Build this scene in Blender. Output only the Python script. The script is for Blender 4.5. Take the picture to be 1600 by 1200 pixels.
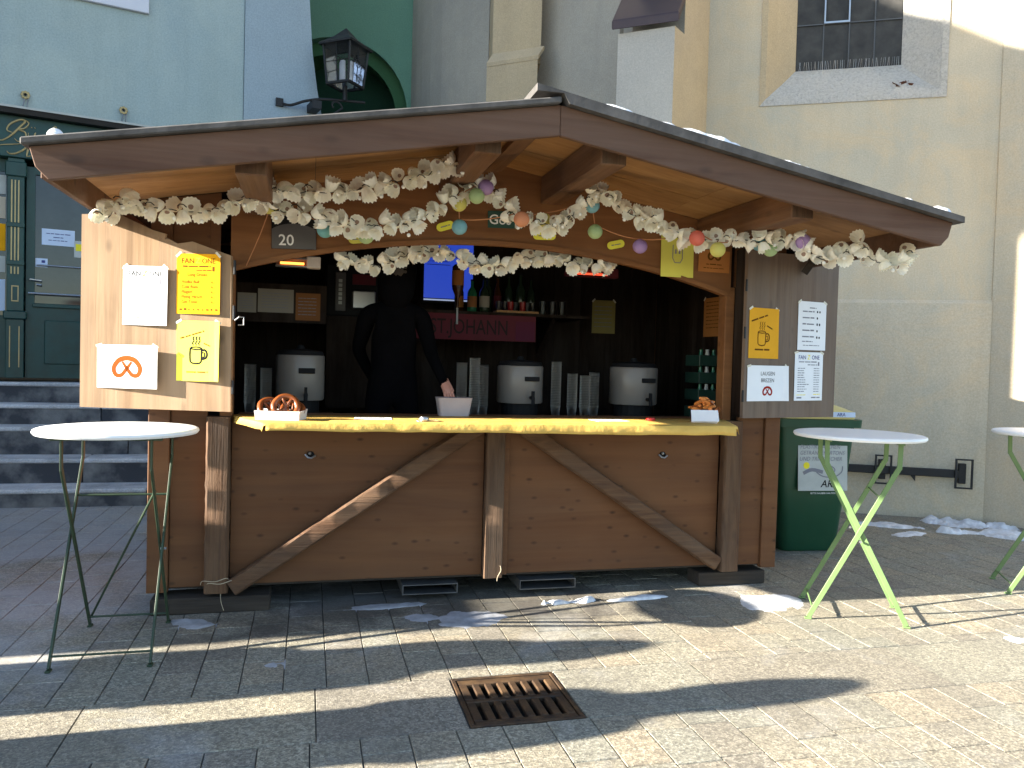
import bpy, bmesh, math, random
from mathutils import Vector, Matrix, noise
import numpy as np

for o in list(bpy.data.objects):
    bpy.data.objects.remove(o)
SC = bpy.context.scene
COL = SC.collection
R = math.radians
random.seed(7)

# ------------------------------------------------------------------ camera
CAMP = Vector((-1.1748, -5.0424, 1.55))
CR = Vector((0.969, -0.2463, 0.0273)); CU = Vector((-0.019, 0.0360, 0.9990)); CW = Vector((0.2468, 0.9686, -0.0298))
CW.normalize(); CR = (CR - CW * CR.dot(CW)).normalized(); CU = CR.cross(CW)
cam = bpy.data.cameras.new('camera')
camo = bpy.data.objects.new('camera', cam); COL.objects.link(camo)
m = Matrix.Identity(4)
for i in range(3):
    m[i][0] = CR[i]; m[i][1] = CU[i]; m[i][2] = -CW[i]; m[i][3] = CAMP[i]
camo.matrix_world = m
cam.sensor_width = 36; cam.sensor_fit = 'HORIZONTAL'; cam.lens = 36 * 1245.3 / 1600
cam.clip_start = 0.05; cam.clip_end = 800
SC.camera = camo

# ------------------------------------------------------------------ world, sun, exposure
SUN_EL = math.atan(0.333); SUN_S = 0.03      # the sun stands left of the stall, nearly in line with its front
world = bpy.data.worlds.new('World'); SC.world = world; world.use_nodes = True
nt = world.node_tree; nt.nodes.clear()
sky = nt.nodes.new('ShaderNodeTexSky'); sky.sky_type = 'NISHITA'; sky.sun_disc = False
sky.sun_elevation = SUN_EL; sky.sun_rotation = R(270); sky.altitude = 760; sky.air_density = 1.0; sky.dust_density = 0.5; sky.ozone_density = 1.0
bg = nt.nodes.new('ShaderNodeBackground'); bg.inputs['Strength'].default_value = 0.075
wo = nt.nodes.new('ShaderNodeOutputWorld')
nt.links.new(sky.outputs[0], bg.inputs[0]); nt.links.new(bg.outputs[0], wo.inputs[0])
sun = bpy.data.lights.new('sun', 'SUN'); sun.energy = 5.0; sun.angle = R(0.53); sun.color = (1.0, 0.93, 0.80)
suno = bpy.data.objects.new('sun', sun); COL.objects.link(suno)
suno.rotation_euler = Vector((1, SUN_S, -0.333)).to_track_quat('-Z', 'Y').to_euler()
suno.location = (-12, -4, 9)
vs = SC.view_settings; vs.view_transform = 'Standard'; vs.look = 'None'; vs.exposure = 2.57; vs.gamma = 1.0
vs.use_curve_mapping = False
SC.render.engine = 'CYCLES'
SC.cycles.max_bounces = 8; SC.cycles.diffuse_bounces = 5; SC.cycles.transmission_bounces = 8; SC.cycles.transparent_max_bounces = 12

# ------------------------------------------------------------------ node helpers
class NT:
    def __init__(s, name):
        s.m = bpy.data.materials.new(name); s.m.use_nodes = True
        s.t = s.m.node_tree; s.t.nodes.clear()
        s.out = s.t.nodes.new('ShaderNodeOutputMaterial')
        s.b = s.t.nodes.new('ShaderNodeBsdfPrincipled')
        s.t.links.new(s.b.outputs[0], s.out.inputs[0])
    def n(s, typ, **kw):
        nd = s.t.nodes.new(typ)
        for k, v in kw.items():
            if hasattr(nd, k): setattr(nd, k, v)
            else: nd.inputs[k].default_value = v
        return nd
    def l(s, a, b): s.t.links.new(a, b)
    def coord(s, kind='Object', scale=(1, 1, 1), rnd=False, rot=(0, 0, 0)):
        tc = s.n('ShaderNodeTexCoord'); mp = s.n('ShaderNodeMapping')
        mp.inputs['Scale'].default_value = scale; mp.inputs['Rotation'].default_value = rot
        s.l(tc.outputs[kind], mp.inputs[0])
        if rnd:
            oi = s.n('ShaderNodeObjectInfo'); mu = s.n('ShaderNodeMath', operation='MULTIPLY'); mu.inputs[1].default_value = 37.0
            s.l(oi.outputs['Random'], mu.inputs[0])
            cb = s.n('ShaderNodeCombineXYZ')
            for i in range(3): s.l(mu.outputs[0], cb.inputs[i])
            s.l(cb.outputs[0], mp.inputs['Location'])
        return mp.outputs[0]
    def noise(s, vec, scale, detail=4, rough=0.55, dist=0.0):
        nd = s.n('ShaderNodeTexNoise'); nd.inputs['Scale'].default_value = scale
        nd.inputs['Detail'].default_value = detail; nd.inputs['Roughness'].default_value = rough; nd.inputs['Distortion'].default_value = dist
        s.l(vec, nd.inputs['Vector']); return nd.outputs['Fac']
    def ramp(s, fac, stops):
        nd = s.n('ShaderNodeValToRGB'); cr = nd.color_ramp
        while len(cr.elements) < len(stops): cr.elements.new(0.5)
        for e, (p, c) in zip(cr.elements, stops):
            e.position = p; e.color = (c[0], c[1], c[2], 1) if not isinstance(c, (int, float)) else (c, c, c, 1)
        s.l(fac, nd.inputs[0]); return nd.outputs[0]
    def mix(s, fac, a, b, mode='MIX'):
        nd = s.n('ShaderNodeMix', data_type='RGBA', blend_type=mode)
        for sock, v in ((nd.inputs[0], fac), (nd.inputs[6], a), (nd.inputs[7], b)):
            if hasattr(v, 'is_linked'): s.l(v, sock)
            elif isinstance(v, (int, float)): sock.default_value = v
            else: sock.default_value = (v[0], v[1], v[2], 1)
        return nd.outputs[2]
    def math(s, op, a, b=0.0):
        nd = s.n('ShaderNodeMath', operation=op)
        for sock, v in ((nd.inputs[0], a), (nd.inputs[1], b)):
            if hasattr(v, 'is_linked'): s.l(v, sock)
            else: sock.default_value = v
        return nd.outputs[0]
    def bump(s, h, strength=0.3, dist=0.01, prev=None):
        nd = s.n('ShaderNodeBump'); nd.inputs['Strength'].default_value = strength; nd.inputs['Distance'].default_value = dist
        s.l(h, nd.inputs['Height'])
        if prev is not None: s.l(prev, nd.inputs['Normal'])
        return nd.outputs[0]
    def done(s, col=None, rough=0.7, normal=None, metal=0.0, spec=0.4, **kw):
        if col is not None:
            if hasattr(col, 'is_linked'): s.l(col, s.b.inputs['Base Color'])
            else: s.b.inputs['Base Color'].default_value = (col[0], col[1], col[2], 1)
        if hasattr(rough, 'is_linked'): s.l(rough, s.b.inputs['Roughness'])
        else: s.b.inputs['Roughness'].default_value = rough
        s.b.inputs['Metallic'].default_value = metal; s.b.inputs['Specular IOR Level'].default_value = spec
        if normal is not None: s.l(normal, s.b.inputs['Normal'])
        for k, v in kw.items(): s.b.inputs[k.replace('_', ' ')].default_value = v
        return s.m

def lin(r, g, b):
    f = lambda c: (c / 255 / 12.92) if c / 255 <= 0.04045 else ((c / 255 + 0.055) / 1.055) ** 2.4
    return (f(r), f(g), f(b))

def wood(name, dark, mid, light, axis='X', grain=1.0, knots=0.5, weather=0.0, rough=0.75, bump=0.25, grey=(0.22, 0.19, 0.17), fine=0.55, kscale=1.15):
    s = NT(name)
    st = {'X': (0.6, 9, 9), 'Y': (9, 0.6, 9), 'Z': (9, 9, 0.6)}[axis]
    v = s.coord('Object', tuple(a * grain for a in st), rnd=True)
    ax = {'X': 'X', 'Y': 'Y', 'Z': 'Z'}[axis]
    n1 = s.noise(v, 1.6, 5, 0.6, 1.2)
    st2 = tuple(a * 4.5 * grain if a > 1 else a * 1.2 * grain for a in st)
    v2 = s.coord('Object', st2, rnd=True)
    n2 = s.noise(v2, 2.0, 4, 0.65, 0.4)
    col = s.ramp(n1, [(0.30, dark), (0.5, mid), (0.72, light)])
    col = s.mix(s.math('MULTIPLY', n2, fine), col, tuple(c * 0.45 for c in dark), 'MIX')
    v3 = s.coord('Object', (2.2, 2.2, 2.2), rnd=True)
    big = s.noise(v3, 0.9, 3, 0.5)
    col = s.mix(s.math('MULTIPLY', s.ramp(big, [(0.42, 0.0), (0.7, 1.0)]), 0.35), col, light)
    if knots:
        kv = s.coord('Object', {'X': (3.2, 6.5, 6.5), 'Y': (6.5, 3.2, 6.5), 'Z': (6.5, 6.5, 3.2)}[axis], rnd=True)
        vo = s.n('ShaderNodeTexVoronoi'); vo.inputs['Scale'].default_value = kscale; vo.inputs['Randomness'].default_value = 1.0
        s.l(kv, vo.inputs['Vector'])
        k = s.ramp(vo.outputs['Distance'], [(0.03, 1.0), (0.09, 0.7), (0.19, 0.0)])
        col = s.mix(s.math('MULTIPLY', k, knots), col, tuple(c * 0.35 for c in dark))
    if weather:
        w = s.noise(s.coord('Object', tuple(min(a, 4.0) for a in st), rnd=True), 1.1, 6, 0.7)
        col = s.mix(s.math('MULTIPLY', s.ramp(w, [(0.38, 0.0), (0.62, 1.0)]), weather), col, grey)
    nb = s.bump(n2, bump, 0.006)
    nb = s.bump(n1, bump * 0.8, 0.01, nb)
    return s.done(col, s.math('ADD', s.math('MULTIPLY', n2, 0.25), rough - 0.15), nb, spec=0.06 if 'interior' in name else 0.3)

def plaster(name, c1, c2, c3=None, stain=0.3, scale=1.0, streak=0.3, ):
    s = NT(name)
    v = s.coord('Object', (scale, scale, scale))
    a = s.noise(v, 0.55, 5, 0.6, 0.6); b = s.noise(v, 3.0, 5, 0.65); f = s.noise(v, 70, 3, 0.6); g = s.noise(v, 14, 4, 0.6)
    col = s.mix(s.ramp(a, [(0.35, 0.0), (0.65, 1.0)]), c1, c2)
    if c3: col = s.mix(s.math('MULTIPLY', s.ramp(s.noise(v, 1.1, 6, 0.7, 1.5), [(0.44, 0.0), (0.66, 1.0)]), stain), col, c3)
    col = s.mix(s.math('MULTIPLY', s.ramp(b, [(0.45, 0.0), (0.75, 1.0)]), 0.22), col, tuple(x * 0.72 for x in c2))
    sv = s.coord('Object', (2.2 * scale, 2.2 * scale, 0.22 * scale)); st = s.noise(sv, 2.2, 5, 0.65, 0.3)
    col = s.mix(s.math('MULTIPLY', s.ramp(st, [(0.45, 0.0), (0.75, 1.0)]), streak), col, tuple(x * 0.62 for x in c1))
    col = s.mix(0.12, col, s.ramp(f, [(0.3, 0.0), (0.7, 1.0)]), 'OVERLAY')
    nb = s.bump(g, 0.22, 0.012); nb = s.bump(f, 0.18, 0.004, nb)
    return s.done(col, 0.92, nb, spec=0.2)

def plain(name, col, rough=0.6, metal=0.0, var=0.12, spec=0.4, bump=0.0, **kw):
    s = NT(name)
    v = s.coord('Object', (1, 1, 1), rnd=True)
    a = s.noise(v, 6, 4, 0.6); b = s.noise(v, 45, 3, 0.6)
    c = s.mix(s.ramp(a, [(0.3, 0.0), (0.75, 1.0)]), tuple(x * (1 - var) for x in col), tuple(min(1, x * (1 + var)) for x in col))
    nb = s.bump(b, bump, 0.004) if bump else None
    r = s.math('ADD', s.math('MULTIPLY', a, 0.2), rough - 0.1)
    return s.done(c, r, nb, metal, spec, **kw)

def emit(name, col, strength):
    s = NT(name); s.b.inputs['Emission Color'].default_value = (*col, 1); s.b.inputs['Emission Strength'].default_value = strength
    return s.done(tuple(c * 0.3 for c in col), 0.4)

def glass(name, col=(0.9, 0.95, 0.95), rough=0.03, alpha=1.0):
    s = NT(name); return s.done(col, rough, spec=0.5, Transmission_Weight=1.0, IOR=1.45)

M = {}
M['panel'] = wood('stained_plywood', (0.094, 0.036, 0.0125), (0.128, 0.051, 0.018), (0.165, 0.071, 0.0265), 'X', 0.32, 0.85, 0.22, 0.72, 0.08, (0.115, 0.066, 0.038), 0.26, 2.1)
M['beam_z'] = wood('old_beam_upright', (0.050, 0.023, 0.011), (0.105, 0.050, 0.024), (0.17, 0.092, 0.047), 'Z', 1.3, 0.5, 0.45, 0.8, 0.8, (0.13, 0.092, 0.063))
M['beam_x'] = wood('old_beam_brace', (0.055, 0.024, 0.011), (0.12, 0.056, 0.026), (0.19, 0.104, 0.052), 'X', 1.3, 0.5, 0.4, 0.8, 0.8, (0.14, 0.094, 0.063))
M['beam_y'] = wood('roof_purlin_wood', (0.085, 0.034, 0.014), (0.15, 0.066, 0.027), (0.22, 0.105, 0.046), 'Y', 1.0, 0.4, 0.15, 0.75, 0.3)
M['fascia'] = wood('weathered_fascia', (0.085, 0.037, 0.020), (0.125, 0.060, 0.034), (0.165, 0.089, 0.056), 'X', 0.7, 0.85, 0.45, 0.75, 0.2, (0.125, 0.080, 0.057), 0.45, 1.0)
M['soffit'] = wood('warm_soffit_board', (0.25, 0.120, 0.043), (0.34, 0.175, 0.068), (0.42, 0.235, 0.10), 'X', 0.45, 0.5, 0.10, 0.7, 0.12, (0.22, 0.15, 0.09))
M['header'] = wood('header_board', (0.155, 0.062, 0.021), (0.215, 0.090, 0.031), (0.27, 0.122, 0.045), 'X', 0.5, 0.5, 0.08, 0.72, 0.12, (0.15, 0.08, 0.04), 0.35)
M['shutter'] = wood('sunlit_tone_shutter', (0.24, 0.150, 0.085), (0.33, 0.215, 0.125), (0.41, 0.28, 0.17), 'Z', 0.55, 0.7, 0.5, 0.9, 0.2, (0.26, 0.185, 0.125))  # left shutter, its sunlit brightness put into the wood colour
M['shutter_shade'] = wood('weathered_shade_tone_shutter', (0.125, 0.080, 0.054), (0.18, 0.122, 0.086), (0.225, 0.162, 0.118), 'Z', 0.7, 0.8, 0.6, 0.75, 0.2, (0.155, 0.120, 0.096))  # same wood on the right shutter, shade painted in as darker grey
M['dark_wood'] = wood('dimmed_interior_board', (0.010, 0.006, 0.004), (0.016, 0.009, 0.006), (0.024, 0.014, 0.009), 'Z', 0.8, 0.3, 0.1, 0.8, 0.15)  # near-black tone, interior gloom painted into the wood colour
M['base_wood'] = wood('dirty_shaded_base_timber', (0.022, 0.016, 0.012), (0.042, 0.031, 0.023), (0.07, 0.054, 0.042), 'X', 1.0, 0.3, 0.4, 0.9, 0.5, (0.06, 0.055, 0.05))  # dirty timber, also darkened to paint the shade under the stall
M['felt'] = plain('slate_grey_roof_sheet', (0.080, 0.075, 0.072), 0.9, var=0.5, bump=0.25)
M['paper'] = plain('white_paper', (0.80, 0.81, 0.83), 0.95, spec=0.08, var=0.03)
M['paper_y'] = plain('yellow_paper', (0.85, 0.82, 0.10), 0.95, spec=0.08, var=0.08)
M['paper_g'] = plain('golden_yellow_paper', (0.85, 0.40, 0.015), 0.95, spec=0.08, var=0.10)
M['paper_o'] = plain('orange_paper', (0.72, 0.36, 0.03), 0.95, spec=0.08, var=0.06)
M['paper_py'] = plain('pale_yellow_paper', (0.66, 0.62, 0.12), 0.95, spec=0.08, var=0.05)
M['paper_br'] = plain('brown_orange_paper', (0.42, 0.17, 0.05), 0.95, spec=0.08, var=0.08)
M['paper_dim'] = plain('cream_paper', (0.55, 0.48, 0.38), 0.95, spec=0.08, var=0.05)
M['paper_in'] = plain('shaded_inner_paper', (0.26, 0.235, 0.20), 0.9, var=0.05)  # indoor paper, the dim interior painted in as a darker colour
M['paper_iy'] = plain('shaded_inner_yellow_paper', (0.27, 0.22, 0.075), 0.9, var=0.05)  # yellow paper with the interior dimness put into its colour
M['paper_ib'] = plain('shaded_inner_orange_paper', (0.22, 0.09, 0.03), 0.9, var=0.05)  # orange paper darkened the same way for the dim interior
M['tape'] = plain('clear_tape', (0.62, 0.58, 0.48), 0.25, spec=0.5)
M['ink'] = plain('black_ink', (0.015, 0.014, 0.015), 0.95, spec=0.08, var=0.0)
M['ink_b'] = plain('blue_ink', (0.06, 0.07, 0.22), 0.95, spec=0.08, var=0.0)
M['ink_g'] = plain('grey_ink', (0.22, 0.22, 0.25), 0.95, spec=0.08, var=0.0)
M['ink_y'] = plain('yellow_ink', (0.85, 0.72, 0.05), 0.95, spec=0.08, var=0.0)
M['ink_br'] = plain('brown_ink', (0.13, 0.055, 0.01), 0.95, spec=0.08, var=0.0)
M['ink_w'] = plain('white_ink', (0.8, 0.8, 0.8), 0.95, spec=0.08, var=0.0)
M['ink_or'] = plain('pretzel_print', (0.26, 0.065, 0.012), 0.95, spec=0.08, var=0.2)
M['ink_red'] = plain('red_pretzel_print', (0.35, 0.03, 0.02), 0.95, spec=0.08, var=0.2)
M['black'] = plain('matt_black', (0.010, 0.010, 0.011), 0.7, var=0.1, spec=0.15)
M['dgrey'] = plain('dark_grey_print', (0.085, 0.08, 0.08), 0.55, var=0.1)
M['green_sign'] = plain('dark_green_sign', (0.02, 0.07, 0.05), 0.45, var=0.1)
M['white_top'] = plain('white_table_plastic', (0.80, 0.80, 0.80), 0.42, var=0.03)
M['green_paint'] = plain('light_green_paint', (0.125, 0.200, 0.075), 0.42, var=0.15)
M['green_shade'] = plain('shaded_green_table_paint', (0.030, 0.052, 0.028), 0.45, var=0.2)  # same green as the other tables, darkened to paint shade on the legs
M['steel'] = plain('galvanised_steel', (0.42, 0.42, 0.43), 0.35, metal=0.9, var=0.15)
M['iron'] = plain('black_iron', (0.022, 0.022, 0.024), 0.5, metal=0.4, var=0.2, bump=0.3)
M['bin'] = plain('green_bin_plastic', (0.011, 0.062, 0.031), 0.38, var=0.08, bump=0.05)
M['bin_lid'] = plain('yellow_bin_lid', (0.62, 0.53, 0.22), 0.45, var=0.08)
M['label_pale'] = plain('label_film', (0.44, 0.46, 0.44), 0.45, var=0.10)
M['pocket'] = plain('dirty_steel', (0.10, 0.10, 0.10), 0.6, metal=0.5, var=0.3)
M['cord'] = plain('orange_twine', (0.45, 0.20, 0.09), 0.7, var=0.1)
M['wire'] = plain('black_wire', (0.01, 0.01, 0.01), 0.5)
M['snow'] = None
M['person_dark'] = plain('black_jacket_cloth', (0.0030, 0.0030, 0.0038), 0.95, spec=0.03, var=0.3, bump=0.2)
M['skin'] = plain('skin', (0.52, 0.24, 0.17), 0.5, var=0.08)
M['hair'] = plain('dark_hair', (0.02, 0.013, 0.01), 0.6, var=0.3, bump=0.6)
M['trouser'] = plain('dark_trousers', (0.003, 0.003, 0.004), 0.95, spec=0.03, var=0.2)
M['plastic_cup'] = glass('clear_plastic_cup', (0.50, 0.49, 0.46), 0.40)
M['bottle_dark'] = plain('dark_bottle_glass', (0.02, 0.035, 0.02), 0.12, var=0.2)
M['bottle_brown'] = plain('brown_bottle_glass', (0.06, 0.022, 0.008), 0.12, var=0.2)
M['bottle_green'] = plain('green_bottle_glass', (0.02, 0.12, 0.06), 0.12, var=0.2)
M['gold'] = plain('gold_paint', (0.42, 0.33, 0.16), 0.45, metal=0.3, var=0.15)
M['shop_green'] = plain('dark_green_shop_paint', (0.010, 0.050, 0.045), 0.38, var=0.25, bump=0.05)
M['shop_black'] = plain('black_glossy_glass_backing', (0.010, 0.012, 0.013), 0.10, var=0.3)
M['pretzel'] = plain('baked_pretzel_crust', (0.20, 0.055, 0.014), 0.3, var=0.4, bump=0.2)
M['crisps'] = plain('orange_snack', (0.62, 0.20, 0.04), 0.5, var=0.35)
M['carton'] = plain('white_carton', (0.72, 0.66, 0.63), 0.6, var=0.05)
M['red'] = plain('red_plastic', (0.55, 0.03, 0.02), 0.4, var=0.1)
M['glass_red'] = plain('red_printed_glass', (0.22, 0.015, 0.015), 0.3)
M['banner'] = plain('red_banner_cloth', (0.10, 0.010, 0.018), 0.8, var=0.15)
M['banner_ink'] = plain('dark_banner_print', (0.018, 0.005, 0.006), 0.8)
M['urn'] = plain('white_enamel_urn', (0.19, 0.172, 0.155), 0.35, var=0.06)
M['crate_green'] = plain('green_crate_plastic', (0.015, 0.045, 0.033), 0.5, var=0.1)
M['stone'] = None

def mk_special():
    # snow
    s = NT('snow_crust'); v = s.coord('Object', (1, 1, 1))
    a = s.noise(v, 9, 5, 0.65); b = s.noise(v, 60, 3, 0.6)
    col = s.mix(s.ramp(a, [(0.35, 0.0), (0.65, 1.0)]), (0.50, 0.51, 0.53), (0.80, 0.81, 0.84))
    col = s.mix(s.math('MULTIPLY', s.ramp(s.noise(v, 3.5, 5, 0.7, 0.5), [(0.48, 0.0), (0.7, 1.0)]), 0.55), col, (0.27, 0.25, 0.23))
    nb = s.bump(a, 0.6, 0.02); nb = s.bump(b, 0.5, 0.006, nb)
    M['snow'] = s.done(col, 0.75, nb, spec=0.25, Subsurface_Weight=0.0)
    s = NT('grey_ice_film'); v = s.coord('Object', (1, 1, 1)); a = s.noise(v, 11, 5, 0.65); b = s.noise(v, 70, 3, 0.6)
    col = s.mix(s.ramp(a, [(0.35, 0.0), (0.65, 1.0)]), (0.30, 0.305, 0.32), (0.50, 0.51, 0.54))
    M['ice'] = s.done(col, 0.45, s.bump(b, 0.4, 0.004), spec=0.4)
    # paving: exposed aggregate
    s = NT('exposed_aggregate_paving')
    g = s.n('ShaderNodeNewGeometry'); P = g.outputs['Position']
    oi = s.n('ShaderNodeObjectInfo')
    vo = s.n('ShaderNodeTexVoronoi'); vo.inputs['Scale'].default_value = 125; s.l(P, vo.inputs['Vector'])
    vo2 = s.n('ShaderNodeTexVoronoi'); vo2.inputs['Scale'].default_value = 62; s.l(P, vo2.inputs['Vector'])
    sep = s.n('ShaderNodeSeparateColor'); s.l(vo.outputs['Color'], sep.inputs[0])
    sp = s.ramp(sep.outputs[0], [(0.0, (0.175, 0.162, 0.132)), (0.35, (0.255, 0.235, 0.188)), (0.7, (0.33, 0.305, 0.245)), (1.0, (0.45, 0.42, 0.35))])
    sep2 = s.n('ShaderNodeSeparateColor'); s.l(vo2.outputs['Color'], sep2.inputs[0])
    sp = s.mix(s.math('MULTIPLY', s.ramp(sep2.outputs[1], [(0.72, 0.0), (0.8, 1.0)]), 0.4), sp, (0.11, 0.10, 0.088))
    gi = s.math('FRACT', s.math('ADD', oi.outputs['Random'], g.outputs['Random Per Island']))
    tint = s.ramp(gi, [(0.0, (0.80, 0.77, 0.76)), (0.35, (1.0, 0.95, 0.86)), (0.7, (0.90, 0.92, 0.90)), (1.0, (1.10, 1.0, 0.88))])
    col = s.mix(1.0, sp, tint, 'MULTIPLY')
    big = s.noise(P, 1.3, 6, 0.6, 0.4)
    col = s.mix(s.math('MULTIPLY', s.ramp(big, [(0.42, 0.0), (0.64, 1.0)]), 0.38), col, (0.15, 0.138, 0.118))
    pale = s.noise(P, 3.1, 6, 0.7, 0.8)
    col = s.mix(s.math('MULTIPLY', s.ramp(pale, [(0.56, 0.0), (0.72, 1.0)]), 0.28), col, (0.40, 0.39, 0.37))
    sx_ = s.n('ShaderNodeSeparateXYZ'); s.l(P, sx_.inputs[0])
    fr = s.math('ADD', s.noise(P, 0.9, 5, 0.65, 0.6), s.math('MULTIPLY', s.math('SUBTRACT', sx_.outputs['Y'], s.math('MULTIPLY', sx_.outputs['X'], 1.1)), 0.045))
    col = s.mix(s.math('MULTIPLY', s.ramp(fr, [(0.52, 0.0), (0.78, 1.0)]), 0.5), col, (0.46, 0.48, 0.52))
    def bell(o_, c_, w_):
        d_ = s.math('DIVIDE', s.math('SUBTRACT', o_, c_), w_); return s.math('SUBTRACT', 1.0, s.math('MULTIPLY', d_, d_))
    wet_and_shade = s.math('ADD', s.math('MULTIPLY', s.math('MINIMUM', bell(sx_.outputs['X'], -0.45, 1.5), bell(sx_.outputs['Y'], 0.05, 0.75)), 0.55), s.math('MULTIPLY', s.math('SUBTRACT', s.noise(P, 2.6, 6, 0.7, 0.7), 0.5), 1.6))
    wm = s.ramp(wet_and_shade, [(0.08, 0.0), (0.42, 1.0)])
    col = s.mix(s.math('MULTIPLY', wm, 0.72), col, (0.060, 0.053, 0.046))  # wet dirt before the counter, plus painted shade beneath the stall
    nb = s.bump(vo.outputs['Distance'], 0.35, 0.003); nb = s.bump(s.noise(P, 320, 2, 0.5), 0.3, 0.002, nb)
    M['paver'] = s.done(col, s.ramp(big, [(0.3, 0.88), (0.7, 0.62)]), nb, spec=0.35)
    # joint sand
    s = NT('dark_joint_sand'); g = s.n('ShaderNodeNewGeometry'); P = g.outputs['Position']
    a = s.noise(P, 5, 5, 0.65); b = s.noise(P, 150, 3, 0.6)
    col = s.ramp(a, [(0.35, (0.075, 0.068, 0.058)), (0.7, (0.19, 0.175, 0.15))])
    M['joint'] = s.done(col, 0.95, s.bump(b, 0.8, 0.006), spec=0.2)
    # rough window stone
    s = NT('pitted_grey_stone'); v = s.coord('Object', (1, 1, 1))
    a = s.noise(v, 4, 6, 0.7); b = s.noise(v, 38, 5, 0.75); c = s.noise(v, 110, 3, 0.6)
    col = s.mix(s.ramp(b, [(0.32, 0.0), (0.58, 1.0)]), (0.36, 0.34, 0.305), (0.54, 0.51, 0.465))
    col = s.mix(s.math('MULTIPLY', s.ramp(a, [(0.45, 0.0), (0.7, 1.0)]), 0.4), col, (0.60, 0.55, 0.47))
    nb = s.bump(b, 0.9, 0.02); nb = s.bump(c, 0.4, 0.006, nb)
    M['stone'] = s.done(col, 0.92, nb, spec=0.2)
    # step stone in mottled pale grey for treads, dark grey for risers
    s = NT('pale_step_stone'); v = s.coord('Object', (1, 1, 1), rnd=True)
    a = s.noise(v, 2.2, 5, 0.65); b = s.noise(v, 55, 4, 0.65)
    col = s.ramp(a, [(0.36, (0.36, 0.365, 0.375)), (0.5, (0.52, 0.525, 0.535)), (0.68, (0.66, 0.665, 0.675))])
    col = s.mix(0.25, col, s.ramp(b, [(0.3, 0.0), (0.7, 1.0)]), 'OVERLAY')
    M['step'] = s.done(col, 0.85, s.bump(b, 0.5, 0.008), spec=0.3)
    s = NT('dark_step_riser_stone'); v = s.coord('Object', (1, 1, 1), rnd=True)
    a = s.noise(v, 3.0, 4, 0.6); b = s.noise(v, 60, 4, 0.6)
    col = s.ramp(a, [(0.42, (0.055, 0.058, 0.066)), (0.55, (0.15, 0.15, 0.15)), (0.72, (0.26, 0.26, 0.25))])
    M['riser'] = s.done(col, 0.85, s.bump(b, 0.4, 0.006), spec=0.3)
    # yellow table cloth
    s = NT('yellow_cloth'); v = s.coord('Object', (1, 1, 1))
    a = s.noise(v, 9, 4, 0.6); b = s.noise(v, 400, 2, 0.5)
    col = s.mix(s.ramp(a, [(0.3, 0.0), (0.7, 1.0)]), (0.56, 0.34, 0.075), (0.66, 0.43, 0.11))
    nb = s.bump(a, 0.5, 0.02); nb = s.bump(b, 0.3, 0.001, nb)
    M['cloth'] = s.done(col, 0.7, nb, spec=0.25)
    # rusty cast iron
    s = NT('rusty_cast_iron'); v = s.coord('Object', (1, 1, 1), rnd=True)
    a = s.noise(v, 7, 6, 0.7); b = s.noise(v, 70, 4, 0.6)
    col = s.ramp(a, [(0.33, (0.030, 0.024, 0.020)), (0.5, (0.080, 0.047, 0.026)), (0.7, (0.15, 0.088, 0.043))])
    M['rust'] = s.done(col, 0.62, s.bump(b, 0.5, 0.004), 0.35, 0.4)
    # garland petals: thin waxy plastic with light passing through
    s = NT('cream_petal_plastic'); oi = s.n('ShaderNodeObjectInfo')
    col = s.ramp(oi.outputs['Random'], [(0.0, (0.86, 0.83, 0.70)), (0.5, (0.90, 0.88, 0.80)), (1.0, (0.87, 0.80, 0.68))])
    s.l(col, s.b.inputs['Base Color']); s.b.inputs['Roughness'].default_value = 0.55
    tr = s.n('ShaderNodeBsdfTranslucent'); s.l(col, tr.inputs[0])
    mx = s.n('ShaderNodeMixShader'); mx.inputs[0].default_value = 0.15
    s.l(s.b.outputs[0], mx.inputs[1]); s.l(tr.outputs[0], mx.inputs[2]); s.l(mx.outputs[0], s.out.inputs[0])
    M['petal'] = s.m
    for nm, c in dict(y=(0.72, 0.68, 0.20), t=(0.22, 0.52, 0.53), m=(0.50, 0.66, 0.36), p=(0.48, 0.32, 0.62), b=(0.26, 0.54, 0.64), c=(0.78, 0.36, 0.20), r=(0.78, 0.20, 0.14)).items():
        s = NT('paper_lantern_' + nm); v = s.coord('Object', (1, 1, 1))
        wv = s.n('ShaderNodeTexWave'); wv.bands_direction = 'Z'; wv.inputs['Scale'].default_value = 28; s.l(v, wv.inputs[0])
        s.b.inputs['Base Color'].default_value = (*c, 1); s.b.inputs['Roughness'].default_value = 0.7
        s.l(s.bump(wv.outputs['Fac'], 0.25, 0.003), s.b.inputs['Normal'])
        tr = s.n('ShaderNodeBsdfTranslucent'); tr.inputs[0].default_value = (*c, 1)
        mx = s.n('ShaderNodeMixShader'); mx.inputs[0].default_value = 0.35
        s.l(s.b.outputs[0], mx.inputs[1]); s.l(tr.outputs[0], mx.inputs[2]); s.l(mx.outputs[0], s.out.inputs[0])
        M['lan_' + nm] = s.m
mk_special()
M['church'] = plaster('beige_lime_plaster', (0.58, 0.485, 0.35), (0.465, 0.43, 0.345), (0.62, 0.475, 0.30), 0.7, 1.0, 0.22)
M['church_grey'] = plaster('grey_lime_plaster', (0.40, 0.365, 0.305), (0.33, 0.305, 0.262), (0.45, 0.395, 0.31), 0.35, 1.0, 0.25)
M['church_warm'] = plaster('ochre_and_bounce_plaster', (0.50, 0.385, 0.24), (0.44, 0.35, 0.24), (0.53, 0.41, 0.26), 0.4, 1.0, 0.2)  # ochre plaster; on the first buttress it also paints in bounced light
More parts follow.
